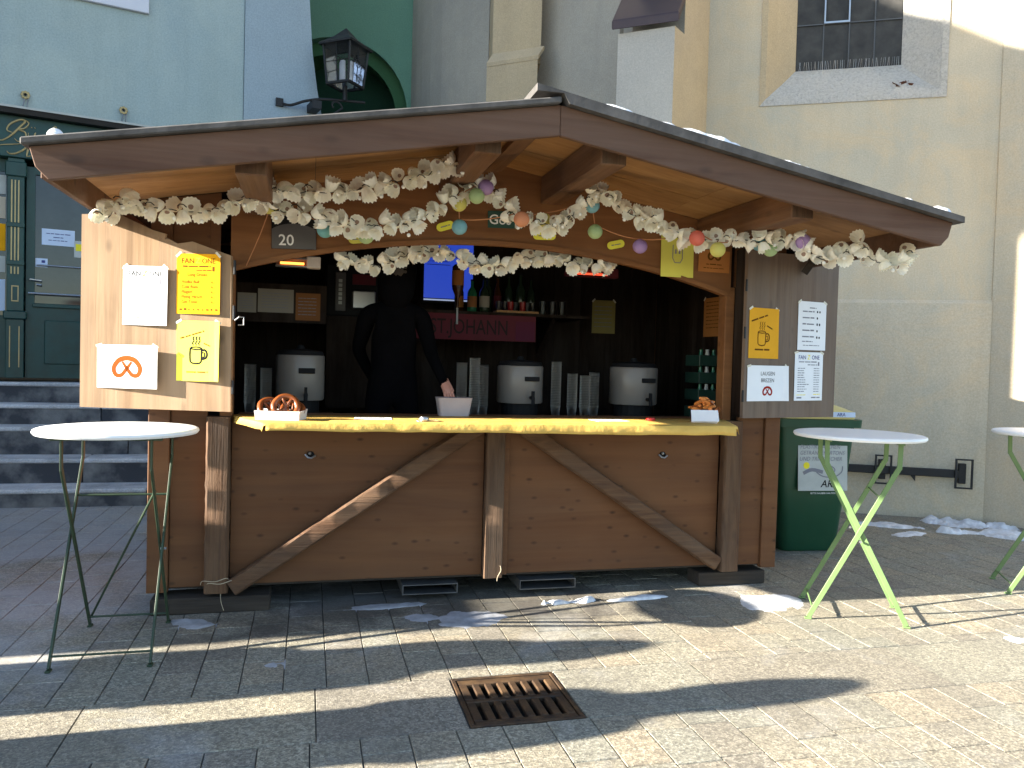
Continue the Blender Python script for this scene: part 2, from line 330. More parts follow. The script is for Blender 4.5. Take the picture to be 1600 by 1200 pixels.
M['church_pale'] = plaster('pale_grey_plaster', (0.52, 0.475, 0.41), (0.46, 0.425, 0.375), None, 0.3, 1.0, 0.2)
M['blue_wall'] = plaster('pale_turquoise_plaster', (0.39, 0.47, 0.455), (0.325, 0.41, 0.43), (0.42, 0.49, 0.465), 0.5, 0.8, 0.28)
M['blue_band'] = plaster('pale_blue_plaster', (0.33, 0.41, 0.47), (0.31, 0.385, 0.44), None, 0.3, 0.8, 0.12)
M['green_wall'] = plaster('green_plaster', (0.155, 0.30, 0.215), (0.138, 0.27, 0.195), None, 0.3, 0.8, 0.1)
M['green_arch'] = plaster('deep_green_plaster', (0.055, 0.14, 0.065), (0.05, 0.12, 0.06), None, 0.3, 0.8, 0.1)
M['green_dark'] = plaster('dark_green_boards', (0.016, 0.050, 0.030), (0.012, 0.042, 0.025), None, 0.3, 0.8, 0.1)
M['far_wall'] = plaster('cream_house_plaster', (0.45, 0.42, 0.36), (0.42, 0.39, 0.34), None, 0.3, 0.8, 0.1)

# ------------------------------------------------------------------ mesh helpers
class MB:
    def __init__(s): s.v = []; s.f = []
    def add(s, vs_, fs):
        k = len(s.v); s.v += [tuple(a) for a in vs_]; s.f += [tuple(i + k for i in f) for f in fs]; return s
    def box(s, x0, x1, y0, y1, z0, z1):
        return s.add([(x0, y0, z0), (x1, y0, z0), (x1, y1, z0), (x0, y1, z0), (x0, y0, z1), (x1, y0, z1), (x1, y1, z1), (x0, y1, z1)],
                     [(3, 2, 1, 0), (4, 5, 6, 7), (0, 1, 5, 4), (1, 2, 6, 5), (2, 3, 7, 6), (3, 0, 4, 7)])
    def prism(s, pts, off):
        n = len(pts); off = Vector(off); a = [Vector(p) for p in pts]; b = [p + off for p in a]
        return s.add(a + b, [tuple(range(n - 1, -1, -1)), tuple(range(n, 2 * n))] + [(i, (i + 1) % n, n + (i + 1) % n, n + i) for i in range(n)])
    def bar(s, p0, p1, w, h, up=(0, 0, 1)):
        p0 = Vector(p0); p1 = Vector(p1); d = (p1 - p0).normalized(); up = Vector(up)
        sd = d.cross(up)
        if sd.length < 1e-5: sd = d.cross(Vector((0, 1, 0)))
        sd.normalize(); u = sd.cross(d)
        q = [sd * (w / 2) * a + u * (h / 2) * b for a, b in ((-1, -1), (1, -1), (1, 1), (-1, 1))]
        return s.prism([p0 + c for c in q], p1 - p0)
    def tube(s, path, r, n=8, caps=True):
        path = [Vector(p) for p in path]; m_ = len(path); rings = []
        rr = r if isinstance(r, (list, tuple)) else [r] * m_
        prev = None
        for i, p in enumerate(path):
            d = (path[min(i + 1, m_ - 1)] - path[max(i - 1, 0)]).normalized()
            if prev is None:
                a = d.orthogonal().normalized()
            else:
                a = prev - d * prev.dot(d)
                a = a.normalized() if a.length > 1e-6 else d.orthogonal().normalized()
            prev = a; b = d.cross(a)
            rings.append([p + (a * math.cos(2 * math.pi * k / n) + b * math.sin(2 * math.pi * k / n)) * rr[i] for k in range(n)])
        vs_ = [q for g in rings for q in g]; fs = []
        for i in range(m_ - 1):
            for k in range(n):
                fs.append((i * n + k, i * n + (k + 1) % n, (i + 1) * n + (k + 1) % n, (i + 1) * n + k))
        if caps: fs += [tuple(range(n - 1, -1, -1)), tuple(range((m_ - 1) * n, m_ * n))]
        return s.add(vs_, fs)
    def lathe(s, prof, n=24, c=(0, 0, 0), caps=True, axis='Z'):
        vs_ = []; c = Vector(c)
        for r, z in prof:
            for k in range(n):
                a = 2 * math.pi * k / n
                p = Vector((r * math.cos(a), r * math.sin(a), z))
                if axis == 'Y': p = Vector((p.x, -p.z, p.y))
                if axis == 'X': p = Vector((p.z, p.x, p.y))
                vs_.append(c + p)
        fs = []
        for i in range(len(prof) - 1):
            for k in range(n):
                fs.append((i * n + k, i * n + (k + 1) % n, (i + 1) * n + (k + 1) % n, (i + 1) * n + k))
        if caps: fs += [tuple(range(n - 1, -1, -1)), tuple(range((len(prof) - 1) * n, len(prof) * n))]
        return s.add(vs_, fs)
    def ball(s, c, r, n=12, sq=(1, 1, 1)):
        prof = [(max(1e-4, math.sin(math.pi * i / (n // 2))), -math.cos(math.pi * i / (n // 2))) for i in range(n // 2 + 1)]
        k = len(s.v); s.lathe(prof, n)
        s.v[k:] = [(c[0] + p[0] * r * sq[0], c[1] + p[1] * r * sq[1], c[2] + p[2] * r * sq[2]) for p in s.v[k:]]
        return s
    def loft(s, secs, nc=4):
        # rounded-rectangle sections: (z, hx, hy, r, cx, cy)
        rings = []
        for z, hx, hy, r, cx, cy in secs:
            g = []
            for qx, qy, a0 in ((1, 1, 0), (-1, 1, 90), (-1, -1, 180), (1, -1, 270)):
                for k in range(nc + 1):
                    a = R(a0 + 90 * k / nc)
                    g.append((cx + qx * (hx - r) + r * math.cos(a), cy + qy * (hy - r) + r * math.sin(a), z))
            rings.append(g)
        n = len(rings[0]); fs = []
        for i in range(len(rings) - 1):
            for k in range(n): fs.append((i * n + k, i * n + (k + 1) % n, (i + 1) * n + (k + 1) % n, (i + 1) * n + k))
        fs += [tuple(range(n - 1, -1, -1)), tuple(range((len(rings) - 1) * n, len(rings) * n))]
        return s.add([p for g in rings for p in g], fs)
    def ribbon(s, pts, w, z=0.0):
        pts = [Vector((p[0], p[1])) for p in pts]; n = len(pts); L = []
        for i, p in enumerate(pts):
            d = pts[min(i + 1, n - 1)] - pts[max(i - 1, 0)]
            d = d.normalized() if d.length > 1e-9 else Vector((1, 0)); q = Vector((-d.y, d.x)) * (w[i] if isinstance(w, list) else w) / 2
            L += [(p.x + q.x, p.y + q.y, z), (p.x - q.x, p.y - q.y, z)]
        return s.add(L, [(2 * i, 2 * i + 1, 2 * i + 3, 2 * i + 2) for i in range(n - 1)])
    def rect(s, x0, x1, y0, y1, z=0.0): return s.add([(x0, y0, z), (x1, y0, z), (x1, y1, z), (x0, y1, z)], [(0, 1, 2, 3)])
    def mesh(s, name, mat, smooth=False, bevel=0.0, seg=1, jitter=0.0):
        me = bpy.data.meshes.new(name); me.from_pydata(s.v, [], s.f)
        bm = bmesh.new(); bm.from_mesh(me)
        bmesh.ops.recalc_face_normals(bm, faces=bm.faces)
        if bevel:
            es = [e for e in bm.edges if len(e.link_faces) == 2 and e.calc_face_angle(0) > 0.5]
            bmesh.ops.bevel(bm, geom=es, offset=bevel, segments=seg, affect='EDGES', clamp_overlap=True)
        bm.to_mesh(me); bm.free()
        if smooth:
            for p in me.polygons: p.use_smooth = True
            me.set_sharp_from_angle(angle=R(40))
        for mm in (mat if isinstance(mat, list) else [mat]): me.materials.append(mm)
        return me

def link(name, data, parent=None, loc=None, rot=None):
    o = bpy.data.objects.new(name, data); COL.objects.link(o)
    if parent is not None: o.parent = parent
    if loc is not None: o.location = loc
    if rot is not None: o.rotation_euler = rot
    return o
def build(name, mb, mat, parent=None, smooth=False, bevel=0.0, seg=1, loc=None, rot=None):
    return link(name, mb.mesh(name, mat, smooth, bevel, seg), parent, loc, rot)
def tag(o, label, cat, group=None):
    o['label'] = label; o['category'] = cat
    if group: o['group'] = group
    return o
def thing(name, label, cat, loc=(0, 0, 0), rotz=0.0, group=None):
    o = link(name, None, None, loc, (0, 0, rotz)); o.empty_display_size = 0.1
    return tag(o, label, cat, group)
def struct(o): o['kind'] = 'structure'; return o
def smooth_path(pts, k=6, closed=False):
    pts = [Vector(p) for p in pts]; n = len(pts); out = []
    for i in range(n - 1):
        p0 = pts[max(i - 1, 0)]; p1 = pts[i]; p2 = pts[i + 1]; p3 = pts[min(i + 2, n - 1)]
        for j in range(k):
            t = j / k
            out.append(0.5 * ((2 * p1) + (p2 - p0) * t + (2 * p0 - 5 * p1 + 4 * p2 - p3) * t * t + (3 * p1 - p0 - 3 * p2 + p3) * t ** 3))
    out.append(pts[-1]); return out

def rough_beam(mb, p0, p1, w, d, up=(0, 0, 1), n=10, jit=0.003, cham=0.008, ends=True):
    # an old hewn timber: chamfered section whose edges wander a little along its length
    p0 = Vector(p0); p1 = Vector(p1); ax = (p1 - p0).normalized(); up = Vector(up)
    sd = ax.cross(up).normalized(); u = sd.cross(ax)
    base = []
    for a, b in ((-1, -1), (1, -1), (1, 1), (-1, 1)):
        cx, cy = a * w / 2, b * d / 2
        if a * b > 0: base += [(cx, cy - b * cham), (cx - a * cham, cy)] if (a, b) == (1, 1) or (a, b) == (-1, -1) else []
        else: base += [(cx - a * cham, cy), (cx, cy - b * cham)]
    m_ = len(base); vs_ = []; sd0 = random.random() * 50
    for i in range(n + 1):
        t = i / n; c = p0.lerp(p1, t)
        for k, (a, b) in enumerate(base):
            j1 = noise.noise(Vector((t * n * 1.1 + sd0, k // 2 * 3.1, 0))) * jit * 0.5
            j2 = noise.noise(Vector((t * n * 0.6 + sd0, k * 2.3, 9))) * jit
            vs_.append(c + sd * (a + j1 + j2) + u * (b + j1 * 0.7 - j2))
    fs = []
    for i in range(n):
        for k in range(m_): fs.append((i * m_ + k, i * m_ + (k + 1) % m_, (i + 1) * m_ + (k + 1) % m_, (i + 1) * m_ + k))
    fs += [tuple(range(m_ - 1, -1, -1)), tuple(range(n * m_, (n + 1) * m_))]
    return mb.add(vs_, fs)

TXT = {}
def text(body, size, mat, parent, x, y, z=0.0009, align='CENTER', bold=0.0, shear=0.0, sx=1.0, rot=0.0, name='lettering'):
    key = (body, bold, shear)
    if key not in TXT:
        cu = bpy.data.curves.new('t', 'FONT'); cu.body = body; cu.size = 1.0; cu.resolution_u = 3; cu.offset = bold; cu.shear = shear
        ob = bpy.data.objects.new('t', cu); COL.objects.link(ob)
        dg = bpy.context.evaluated_depsgraph_get()
        me = bpy.data.meshes.new_from_object(ob.evaluated_get(dg))
        xs = [v.co.x for v in me.vertices]; me['x0'] = min(xs); me['x1'] = max(xs)
        bpy.data.objects.remove(ob); TXT[key] = me
    src = TXT[key]; me = src.copy(); me.materials.clear(); me.materials.append(mat); me.name = name
    x0, x1 = src['x0'], src['x1']
    ox = {'CENTER': -(x0 + x1) / 2, 'LEFT': -x0, 'RIGHT': -x1}[align]
    for v in me.vertices: v.co.x = (v.co.x + ox) * size * sx; v.co.y *= size
    o = link(name, me, parent, (x, y, z), (0, 0, rot))
    return o
def greek(parent, rows, mat, name='printed_lines', z=0.0009):
    # rows: (x0, x1, y, height) lines of print too small to read, as word-length dashes
    mb = MB()
    for x0, x1, y, h in rows:
        x = x0
        while x < x1 - 0.002:
            w = min(random.uniform(2.5, 7) * h, x1 - x)
            mb.rect(x, x + w, y, y + h * random.uniform(0.75, 1.0), z); x += w + h * 0.7
    return build(name, mb, mat, parent)
def sheet(name, label, mat, origin, xdir, ydir, w, h, tilt=0.0, group=None, curl=0.0, cat='poster'):
    # a thin paper sheet: local x right, y up, z out of the wall; tilt opens it from its left edge
    X = Vector(xdir).normalized(); Y = Vector(ydir).normalized(); Z = X.cross(Y)
    mb = MB(); nx = 8; t = 0.0008; vs_ = []; fs = []
    for side in (0, 1):
        for i in range(nx + 1):
            u = i / nx
            for yy in (-h / 2, h / 2):
                vs_.append((-w / 2 + w * u, yy, curl * (u ** 11) * (1.0 if yy < 0 else 0.5) - side * t))
    def idx(s_, i, j): return s_ * (nx + 1) * 2 + i * 2 + j
    for i in range(nx):
        fs.append((idx(0, i, 0), idx(0, i + 1, 0), idx(0, i + 1, 1), idx(0, i, 1)))
        fs.append((idx(1, i, 1), idx(1, i + 1, 1), idx(1, i + 1, 0), idx(1, i, 0)))
        for j in (0, 1): fs.append((idx(0, i, j), idx(1, i, j), idx(1, i + 1, j), idx(0, i + 1, j)))
    fs += [(idx(0, 0, 0), idx(0, 0, 1), idx(1, 0, 1), idx(1, 0, 0)), (idx(0, nx, 0), idx(1, nx, 0), idx(1, nx, 1), idx(0, nx, 1))]
    mb.add(vs_, fs)
    o = build(name, mb, mat)
    mt = Matrix.Identity(4)
    for i in range(3): mt[i][0] = X[i]; mt[i][1] = Y[i]; mt[i][2] = Z[i]; mt[i][3] = origin[i]
    if tilt: mt = mt @ Matrix.Translation((-w / 2, 0, 0)) @ Matrix.Rotation(-tilt, 4, 'Y') @ Matrix.Translation((w / 2, 0, 0))
    o.matrix_world = mt
    if cat == 'poster' and h > 0.2:
        for sx_ in (-1, 1):
            build('tape', MB().box(-0.020, 0.020, -0.007, 0.007, 0.0012, 0.0018), M['tape'], o, loc=(sx_ * (w / 2 - 0.012), h / 2 - 0.004, 0), rot=(0, 0, sx_ * random.uniform(-0.9, -0.2)))
    return tag(o, label, cat, group)

# ================================================================== SETTING
# ---- paving: sand bed with a hole for the drain, slabs laid on it
HX0, HX1, HY0, HY1 = -0.490, 0.032, -1.805, -1.280
gm = MB()
xs_ = [-150, HX0 + 0.01, HX1 - 0.01, 150]; ys_ = [-150, HY0 + 0.01, HY1 - 0.01, 150]
for i in range(3):
    for j in range(3):
        if (i, j) != (1, 1): gm.add([(xs_[i], ys_[j], -0.008), (xs_[i + 1], ys_[j], -0.008), (xs_[i + 1], ys_[j + 1], -0.008), (xs_[i], ys_[j + 1], -0.008)], [(0, 1, 2, 3)])
ground = struct(build('ground', gm, M['joint']))

def slab_geo(w, l, ch=0.0025, g=0.0018):
    a, b = w / 2 - g, l / 2 - g
    o_ = [(-a, -b), (a, -b), (a, b), (-a, b)]; i_ = [(-a + ch, -b + ch), (a - ch, -b + ch), (a - ch, b - ch), (-a + ch, b - ch)]
    vs_ = [(x, y, -0.03) for x, y in o_] + [(x, y, -0.005) for x, y in o_] + [(x, y, 0) for x, y in i_]
    fs = [(8, 9, 10, 11)] + [(k, (k + 1) % 4, 4 + (k + 1) % 4, 4 + k) for k in range(4)] + [(4 + k, 4 + (k + 1) % 4, 8 + (k + 1) % 4, 8 + k) for k in range(4)]
    return vs_, fs
slabs = []      # (cx, cy, w, l)
rs = random.Random(3)
PW = 0.1975
def lay(y0, y1, xoff, xa, xb, ln, skip=None):
    k0 = math.floor((xa - xoff) / PW); k1 = math.ceil((xb - xoff) / PW)
    for k in range(k0, k1):
        x = xoff + (k + 0.5) * PW; y = y0
        y_ = y0 + ln * rs.choice((0.33, 0.5, 0.66, 1.0))
        while y < y1 - 0.02:
            e = min(y_, y1)
            if y1 - e < 0.09: e = y1
            if e - y > 0.05: slabs.append((x, (y + e) / 2, PW, e - y))
            y = e; y_ = e + ln * rs.choice((1, 1, 1, 0.75))
lay(-1.275, 6.2, -0.08, -6.2, 7.4, 0.285)
lay(-3.4, -1.81, 0.04, -4.2, 4.6, 0.285)
for a, b in ((-5.3, -4.25), (-4.25, -3.2), (-3.2, -2.09), (-2.09, -1.12), (-1.12, HX0), (HX1, 0.77), (0.77, 1.97), (1.97, 3.1), (3.1, 4.2), (4.2, 5.3)):
    slabs.append(((a + b) / 2, (-1.81 - 1.275) / 2, b - a, 0.535))
def pix(p):
    d = Vector(p) - CAMP; z = d.dot(CW)
    return (800 + 1245.3 * d.dot(CR) / z, 600 - 1245.3 * d.dot(CU) / z, z) if z > 0.2 else (-1, -1, z)
seen = []; rest = []
for s_ in slabs:
    px, py, z = pix((s_[0], s_[1], 0))
    inside = -30 < px < 1630 and py < 1240 and z > 0
    hid = (-2.0 < s_[0] < 2.0 and s_[1] > 0.05)
    if s_[1] > 3.7 and s_[0] < 0: continue
    if inside and not hid: seen.append((s_[2] * s_[3] / z ** 3, s_))
    else: rest.append(s_)
seen.sort(key=lambda t: -t[0])
parts_ = [s_ for _, s_ in seen[:300]]; rest += [s_ for _, s_ in seen[300:]]
SM = {}
for cx, cy, w, l in parts_:
    key = (round(w, 2), round(l, 2))
    if key not in SM:
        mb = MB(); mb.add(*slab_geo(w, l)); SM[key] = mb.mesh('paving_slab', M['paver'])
    o = link('paving_slab', SM[key], ground, (cx, cy, rs.uniform(-0.0015, 0.0015)), (rs.uniform(-0.003, 0.003), rs.uniform(-0.003, 0.003), rs.uniform(-0.004, 0.004)))
mb = MB()
for cx, cy, w, l in rest:
    vs_, fs = slab_geo(w, l); dz = rs.uniform(-0.002, 0.001)
    mb.add([(x + cx, y + cy, z + dz) for x, y, z in vs_], fs)
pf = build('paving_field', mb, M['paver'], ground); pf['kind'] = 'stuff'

# ---- drain grate
dg = thing('drain_grate', 'rusty cast iron drain grate with two rows of slots in the paving', 'drain grate', (-0.229, -1.5425, 0))
mb = MB(); fw = 0.020
hx, hy = 0.256, 0.258
for a in ((-hx, hx, -hy, -hy + fw), (-hx, hx, hy - fw, hy), (-hx, -hx + fw, -hy + fw, hy - fw), (hx - fw, hx, -hy + fw, hy - fw)):
    mb.box(a[0], a[1], a[2], a[3], -0.05, 0.002)
build('frame', mb, M['rust'], dg, bevel=0.003)
ix, iy = hx - fw - 0.005, hy - fw - 0.005
def gbar(x0, x1, y0, y1):
    build('bar', MB().box(x0, x1, y0, y1, -0.028, -0.001), M['rust'], dg, bevel=0.004)
gbar(-ix, ix, iy - 0.050, iy); gbar(-ix, ix, -0.016, 0.016); gbar(-ix, ix, -iy, -iy + 0.035)
n_s = 7; marg = 0.040; sw = 0.026; pitch = (2 * ix - 2 * marg - sw) / (n_s - 1)
for row in ((0.0165, iy - 0.0505), (-iy + 0.0355, -0.0165)):
    gbar(-ix, -ix + marg, row[0], row[1]); gbar(ix - marg, ix, row[0], row[1])
    for k in range(n_s - 1):
        x0 = -ix + marg + k * pitch + sw; gbar(x0, x0 + pitch - sw, row[0], row[1])
mb = MB(); mb.box(-hx - 0.01, hx + 0.01, -hy - 0.01, hy + 0.01, -0.45, -0.051)
mb.f = mb.f[:1] + mb.f[2:]
build('pit', mb, M['joint'], dg)

# ---- church: angled nave wall with window, buttresses of the apse behind
ca = math.atan2(-0.489, 0.872)
church = thing('church', 'beige plastered church with buttresses and a stone framed window', 'church', (4.96, 2.183, 0), ca)
CI = Matrix.LocRotScale(Vector((4.96, 2.183, 0)), Matrix.Rotation(ca, 3, 'Z').to_quaternion(), None).inverted()
def c2l(x, y, z=0.0): return CI @ Vector((x, y, z))
WS0, WS1, WZ0, WZ1 = -1.56, 0.315, 4.43, 7.6        # outer edge of the stone frame
mb = MB(); T = 0.5; H = 10.0
mb.box(-2.4, WS0, 0, T, 2.31, H); mb.box(WS1, 0.823, 0, T, 2.31, H); mb.box(WS0, WS1, 0, T, 2.31, WZ0); mb.box(WS0, WS1, 0, T, WZ1, H)
build('wall', mb, M['church'], church)
mb = MB(); mb.prism([(-2.4, 0.3, -0.1), (-2.4, -0.035, -0.1), (-2.4, -0.035, 2.27), (-2.4, -0.002, 2.309), (-2.4, 0.3, 2.309)], (3.223, 0, 0))
build('plinth', mb, M['church'], church)
# turned pier at the right end
c0 = Vector((0.823, 0, 0)); e = Vector((1.35, -0.95, 0))
mb = MB(); mb.prism([(0.824, -0.02, -0.1), (1.55, -0.62, -0.1), (2.6, 0.6, -0.1), (0.824, 0.5, -0.1)], (0, 0, H + 0.1))
build('pier', mb, M['church'], church)
# window: splayed stone frame, recessed leaded panes
win = link('window', None, church)
IS0, IS1, IZ0, IZ1, DEP = -1.176, -0.085, 4.885, 7.25, 0.27
def fr_piece(a0, a1, b1, b0):       # quads between outer rect edge (y=-.012) and inner edge (y=DEP)
    m_ = MB(); n = 7; rows = []
    for i in range(n + 1):
        t = i / n
        o_ = Vector(a0).lerp(Vector(a1), t); q = Vector(b0).lerp(Vector(b1), t); row = []
        for k in range(6):
            u = k / 5; p = o_.lerp(q, u); j = 0.012 * noise.noise(p * 6.0)
            if k == 0: p = o_ + Vector((0, 0.03, 0))
            if k == 1: p = o_.copy()
            if k == 2: p = o_.lerp(q, 0.16); p.y = -0.010
            if k in (3, 4): p = p + Vector((j, 0, j))
            row.append(p)
        rows.append(row)
    vs_ = [p for r_ in rows for p in r_]; fs = []
    for i in range(n):
        for k in range(5): fs.append((i * 6 + k, (i + 1) * 6 + k, (i + 1) * 6 + k + 1, i * 6 + k + 1))
    # outer lip back to the wall
    return m_.add(vs_, fs)
O_ = lambda s_, z: (s_, -0.012, z); I_ = lambda s_, z: (s_, DEP, z)
for nm, q in (('sill', (O_(WS0, WZ0), O_(WS1, WZ0), I_(IS1, IZ0), I_(IS0, IZ0))),
              ('jamb_stone', (O_(WS1, WZ0), O_(WS1, WZ1), I_(IS1, IZ1), I_(IS1, IZ0))),
              ('jamb_stone', (O_(WS0, WZ1), O_(WS0, WZ0), I_(IS0, IZ0), I_(IS0, IZ1))),
              ('lintel', (O_(WS1, WZ1), O_(WS0, WZ1), I_(IS0, IZ1), I_(IS1, IZ1)))):
    build(nm, fr_piece(*q), M['church_warm'] if (nm == 'jamb_stone' and q[0][0] < -1) else M['stone'], win, smooth=True)
M['pane'] = plain('dull_leaded_glass', (0.045, 0.043, 0.040), 0.55, var=0.4, spec=0.25, bump=0.15)
M['lead'] = plain('lead_bar', (0.10, 0.10, 0.10), 0.5, metal=0.5)
cols = [IS0, -0.892, -0.625, -0.365, IS1]; rows_ = [IZ0, 5.385, 5.87, 6.36, 6.85, IZ1]
for i in range(4):
    for j in range(5):
        build('pane', MB().box(cols[i] + 0.004, cols[i + 1] - 0.004, DEP + 0.002 + random.uniform(0, 0.006), DEP + 0.012, rows_[j] + 0.004, rows_[j + 1] - 0.004), M['pane'], win)
build('pane_backing', MB().box(IS0 - 0.02, IS1 + 0.02, DEP + 0.03, DEP + 0.05, IZ0 - 0.02, IZ1 + 0.02), M['black'], win)
for x in cols[1:-1]: build('lead_bar', MB().box(x - 0.006, x + 0.006, DEP - 0.008, DEP + 0.006, IZ0, IZ1), M['lead'], win)
for z in rows_[1:-1]: build('lead_bar', MB().box(IS0, IS1, DEP - 0.014, DEP - 0.0085, z - 0.006, z + 0.006), M['lead'], win)
mb = MB()
for a in ((-0.892, -0.625, 5.385, 5.405), (-0.892, -0.877, 5.405, 6.3), (-0.640, -0.625, 5.405, 6.3)): mb.box(a[0], a[1], DEP - 0.03, DEP - 0.015, a[2], a[3])
build('casement_frame', mb, M['steel'], win)
mb = MB()
for k in range(46):
    x = IS0 + 0.03 + k * 0.0228; mb.bar((x, DEP - 0.05, IZ0 - 0.03), (x + random.uniform(-0.02, 0.02), DEP - 0.06, IZ0 + 0.075), 0.002, 0.002)
build('bird_spikes', mb, M['steel'], win)
# first buttress
def facet(name, pts, z0, z1, mat, warm=None):
    b = MB(); b.prism([c2l(x, y, z0) for x, y in pts], (0, 0, z1 - z0)); o = build(name, b, [mat, warm or mat], church)
    return o
A_, B_, C_, D_ = (3.105, 3.222), (2.40, 2.61), (1.925, 2.985), (2.30, 3.90)
bo = facet('buttress', [A_, B_, C_, D_, (3.2, 4.2)], -0.1, 5.03, M['church_pale'], M['church_warm'])  # side face tinted warm, bounced light painted into its plaster
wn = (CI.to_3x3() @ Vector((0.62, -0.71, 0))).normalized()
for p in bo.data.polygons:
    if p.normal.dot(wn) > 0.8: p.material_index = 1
bo = facet('buttress_top', [(3.105, 3.225), (2.60, 2.80), (2.16, 3.16), (2.36, 3.95), (3.2, 4.2)], 5.03, H, M['church_grey'], M['church_warm'])  # same warm bounce tint painted on the upper side face
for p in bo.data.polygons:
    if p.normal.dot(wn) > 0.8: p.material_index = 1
M['cap'] = plain('dark_sheet_metal', (0.060, 0.038, 0.038), 0.45, metal=0.3, var=0.15)
mb = MB()
f0, f1 = Vector((1.84, 2.965, 5.05)), Vector((2.41, 2.545, 5.05)); bk = Vector((0.22, 0.25, 0.42))
q = [f0, f1, f1 + bk, f0 + bk]
mb.prism([c2l(*p) for p in q], (0, 0, 0.10))
build('buttress_cap', mb, M['cap'], church, bevel=0.01)
facet('apse_wall', [D_, (1.6, 4.99), (1.9, 6.0), (3.2, 4.3)], -0.1, H, M['church_grey'])
bo = facet('buttress', [(1.62, 5.05), (1.47, 4.5), (0.93, 4.95), (1.08, 5.64), (1.7, 5.8)], -0.1, 5.25, M['church_warm'])
mb = MB(); a_, b_ = Vector((1.475, 4.49, 5.25)), Vector((0.925, 4.945, 5.25)); up_ = Vector((0.10, 0.10, 0.16))
mb.prism([c2l(*a_), c2l(*b_), c2l(*(b_ + up_)), c2l(*(a_ + up_))], (0, 0, 0.05)); build('weathering_ledge', mb, M['church_warm'], church)
facet('buttress_top', [(1.62, 5.05), (1.54, 4.62), (1.02, 5.06), (1.10, 5.64), (1.7, 5.8)], 5.25, H, M['church_warm'])
# rounded apse end
pts = []
for k in range(9):
    t = k / 8; pts.append((1.09 + (0.26 - 1.09) * t - 0.22 * math.sin(math.pi * t), 5.62 + (7.75 - 5.62) * t))
facet('apse_wall', pts + [(2.0, 7.8)], -0.1, H, M['church_grey'])

# dry leaves on the window sill
lv = thing('dry_leaves', 'little heap of dry brown leaves on the church window sill', 'leaves', tuple((CI.inverted() @ Vector((-0.08, 0.10, 4.585)))), ca)
M['leaf'] = plain('dead_leaf', (0.13, 0.045, 0.022), 0.8, var=0.4)
for k in range(16):
    a = random.uniform(0, 6.28); r_ = random.uniform(0, 0.07); l = random.uniform(0.03, 0.055); mb = MB()
    mb.add([(-l, 0, 0.01), (-l * 0.3, l * 0.5, 0), (l * 0.5, l * 0.4, 0.008), (l, 0, 0.02), (l * 0.4, -l * 0.5, 0), (-l * 0.4, -l * 0.4, 0.01), (0, 0, -0.006)], [(0, 1, 6), (1, 2, 6), (2, 3, 6), (3, 4, 6), (4, 5, 6), (5, 0, 6)])
    build('leaf', mb, M['leaf'], lv, loc=(r_ * 1.4 * math.cos(a), r_ * 0.6 * math.sin(a), 0.012 + random.uniform(0, 0.035) + 0.35 * r_ * math.sin(a)), rot=(random.uniform(-0.9, 0.9), random.uniform(-0.7, 0.7), a))

# iron rail on the church wall
rail = thing('iron_wall_rail', 'black iron rail on two bracket plates low on the church wall', 'rail', (4.96, 2.183, 0), ca)
build('bar', MB().box(-0.75, 0.56, -0.125, -0.085, 0.452, 0.535), M['iron'], rail, bevel=0.006)
for s0 in (-0.17, 0.60):
    br = build('bracket', MB().box(s0 - 0.035, s0 + 0.035, -0.084, -0.036, 0.39, 0.60), M['iron'], rail, bevel=0.004)
    for a in (-0.075, 0.075):
        build('loop_side', MB().box(s0 + a - 0.009, s0 + a + 0.009, -0.15, -0.128, 0.345, 0.655), M['iron'], br)
    for z in (0.345, 0.64): build('loop_end', MB().box(s0 - 0.066, s0 + 0.066, -0.15, -0.128, z, z + 0.015), M['iron'], br)
build('hook', MB().prism([(0.10, -0.11, 0.452), (0.15, -0.11, 0.452), (0.15, -0.11, 0.39)], (0, 0.02, 0)), M['iron'], rail)

# ---- green house with the arched passage between church and shop
gh = thing('green_house', 'green plastered house with an arched recess behind the lantern', 'house', (-0.4, 7.7, 0), math.atan2(-0.40, 1.46))
def arch_pts(r_, n=20): return [(r_ * math.cos(math.pi * k / n), r_ * math.sin(math.pi * k / n)) for k in range(n + 1)]
ZC = 5.30; XC = -0.55
def arch_wall(r_, y, mat, x0, x1, z1, name, thick):
    m_ = MB(); ap = [(XC + a, ZC + b) for a, b in arch_pts(r_)]         # right to left
    top = [(XC + r_, z1)] + [(XC + r_ * math.cos(math.pi * k / 20), z1) for k in range(1, 20)] + [(XC - r_, z1)]
    vs_ = []; fs = []
    for a, b in zip(ap, top): vs_ += [(a[0], y, a[1]), (b[0], y, b[1]), (a[0], y + thick, a[1])]
    for i in range(20): fs += [(3 * i, 3 * i + 3, 3 * i + 4, 3 * i + 1), (3 * i, 3 * i + 2, 3 * i + 5, 3 * i + 3)]
    m_.add(vs_, fs)
    m_.add([(XC + r_, y, -0.1), (x1, y, -0.1), (x1, y, z1), (XC + r_, y, z1), (XC + r_, y, ZC)], [(0, 1, 2, 3, 4)])
    m_.add([(XC - r_, y, -0.1), (x0, y, -0.1), (x0, y, z1), (XC - r_, y, z1), (XC - r_, y, ZC)], [(0, 1, 2, 3, 4)])
    for sgn in (1, -1):
        m_.add([(XC + sgn * r_, y, -0.1), (XC + sgn * r_, y, ZC), (XC + sgn * r_, y + thick, ZC), (XC + sgn * r_, y + thick, -0.1)], [(0, 1, 2, 3)])
    return build(name, m_, mat, gh)
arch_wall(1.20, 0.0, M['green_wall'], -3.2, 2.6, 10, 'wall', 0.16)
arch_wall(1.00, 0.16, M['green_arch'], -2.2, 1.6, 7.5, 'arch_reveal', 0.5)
build('arch_back', MB().box(-2.2, 1.4, 0.67, 0.75, -0.1, 7.0), M['green_dark'], gh)

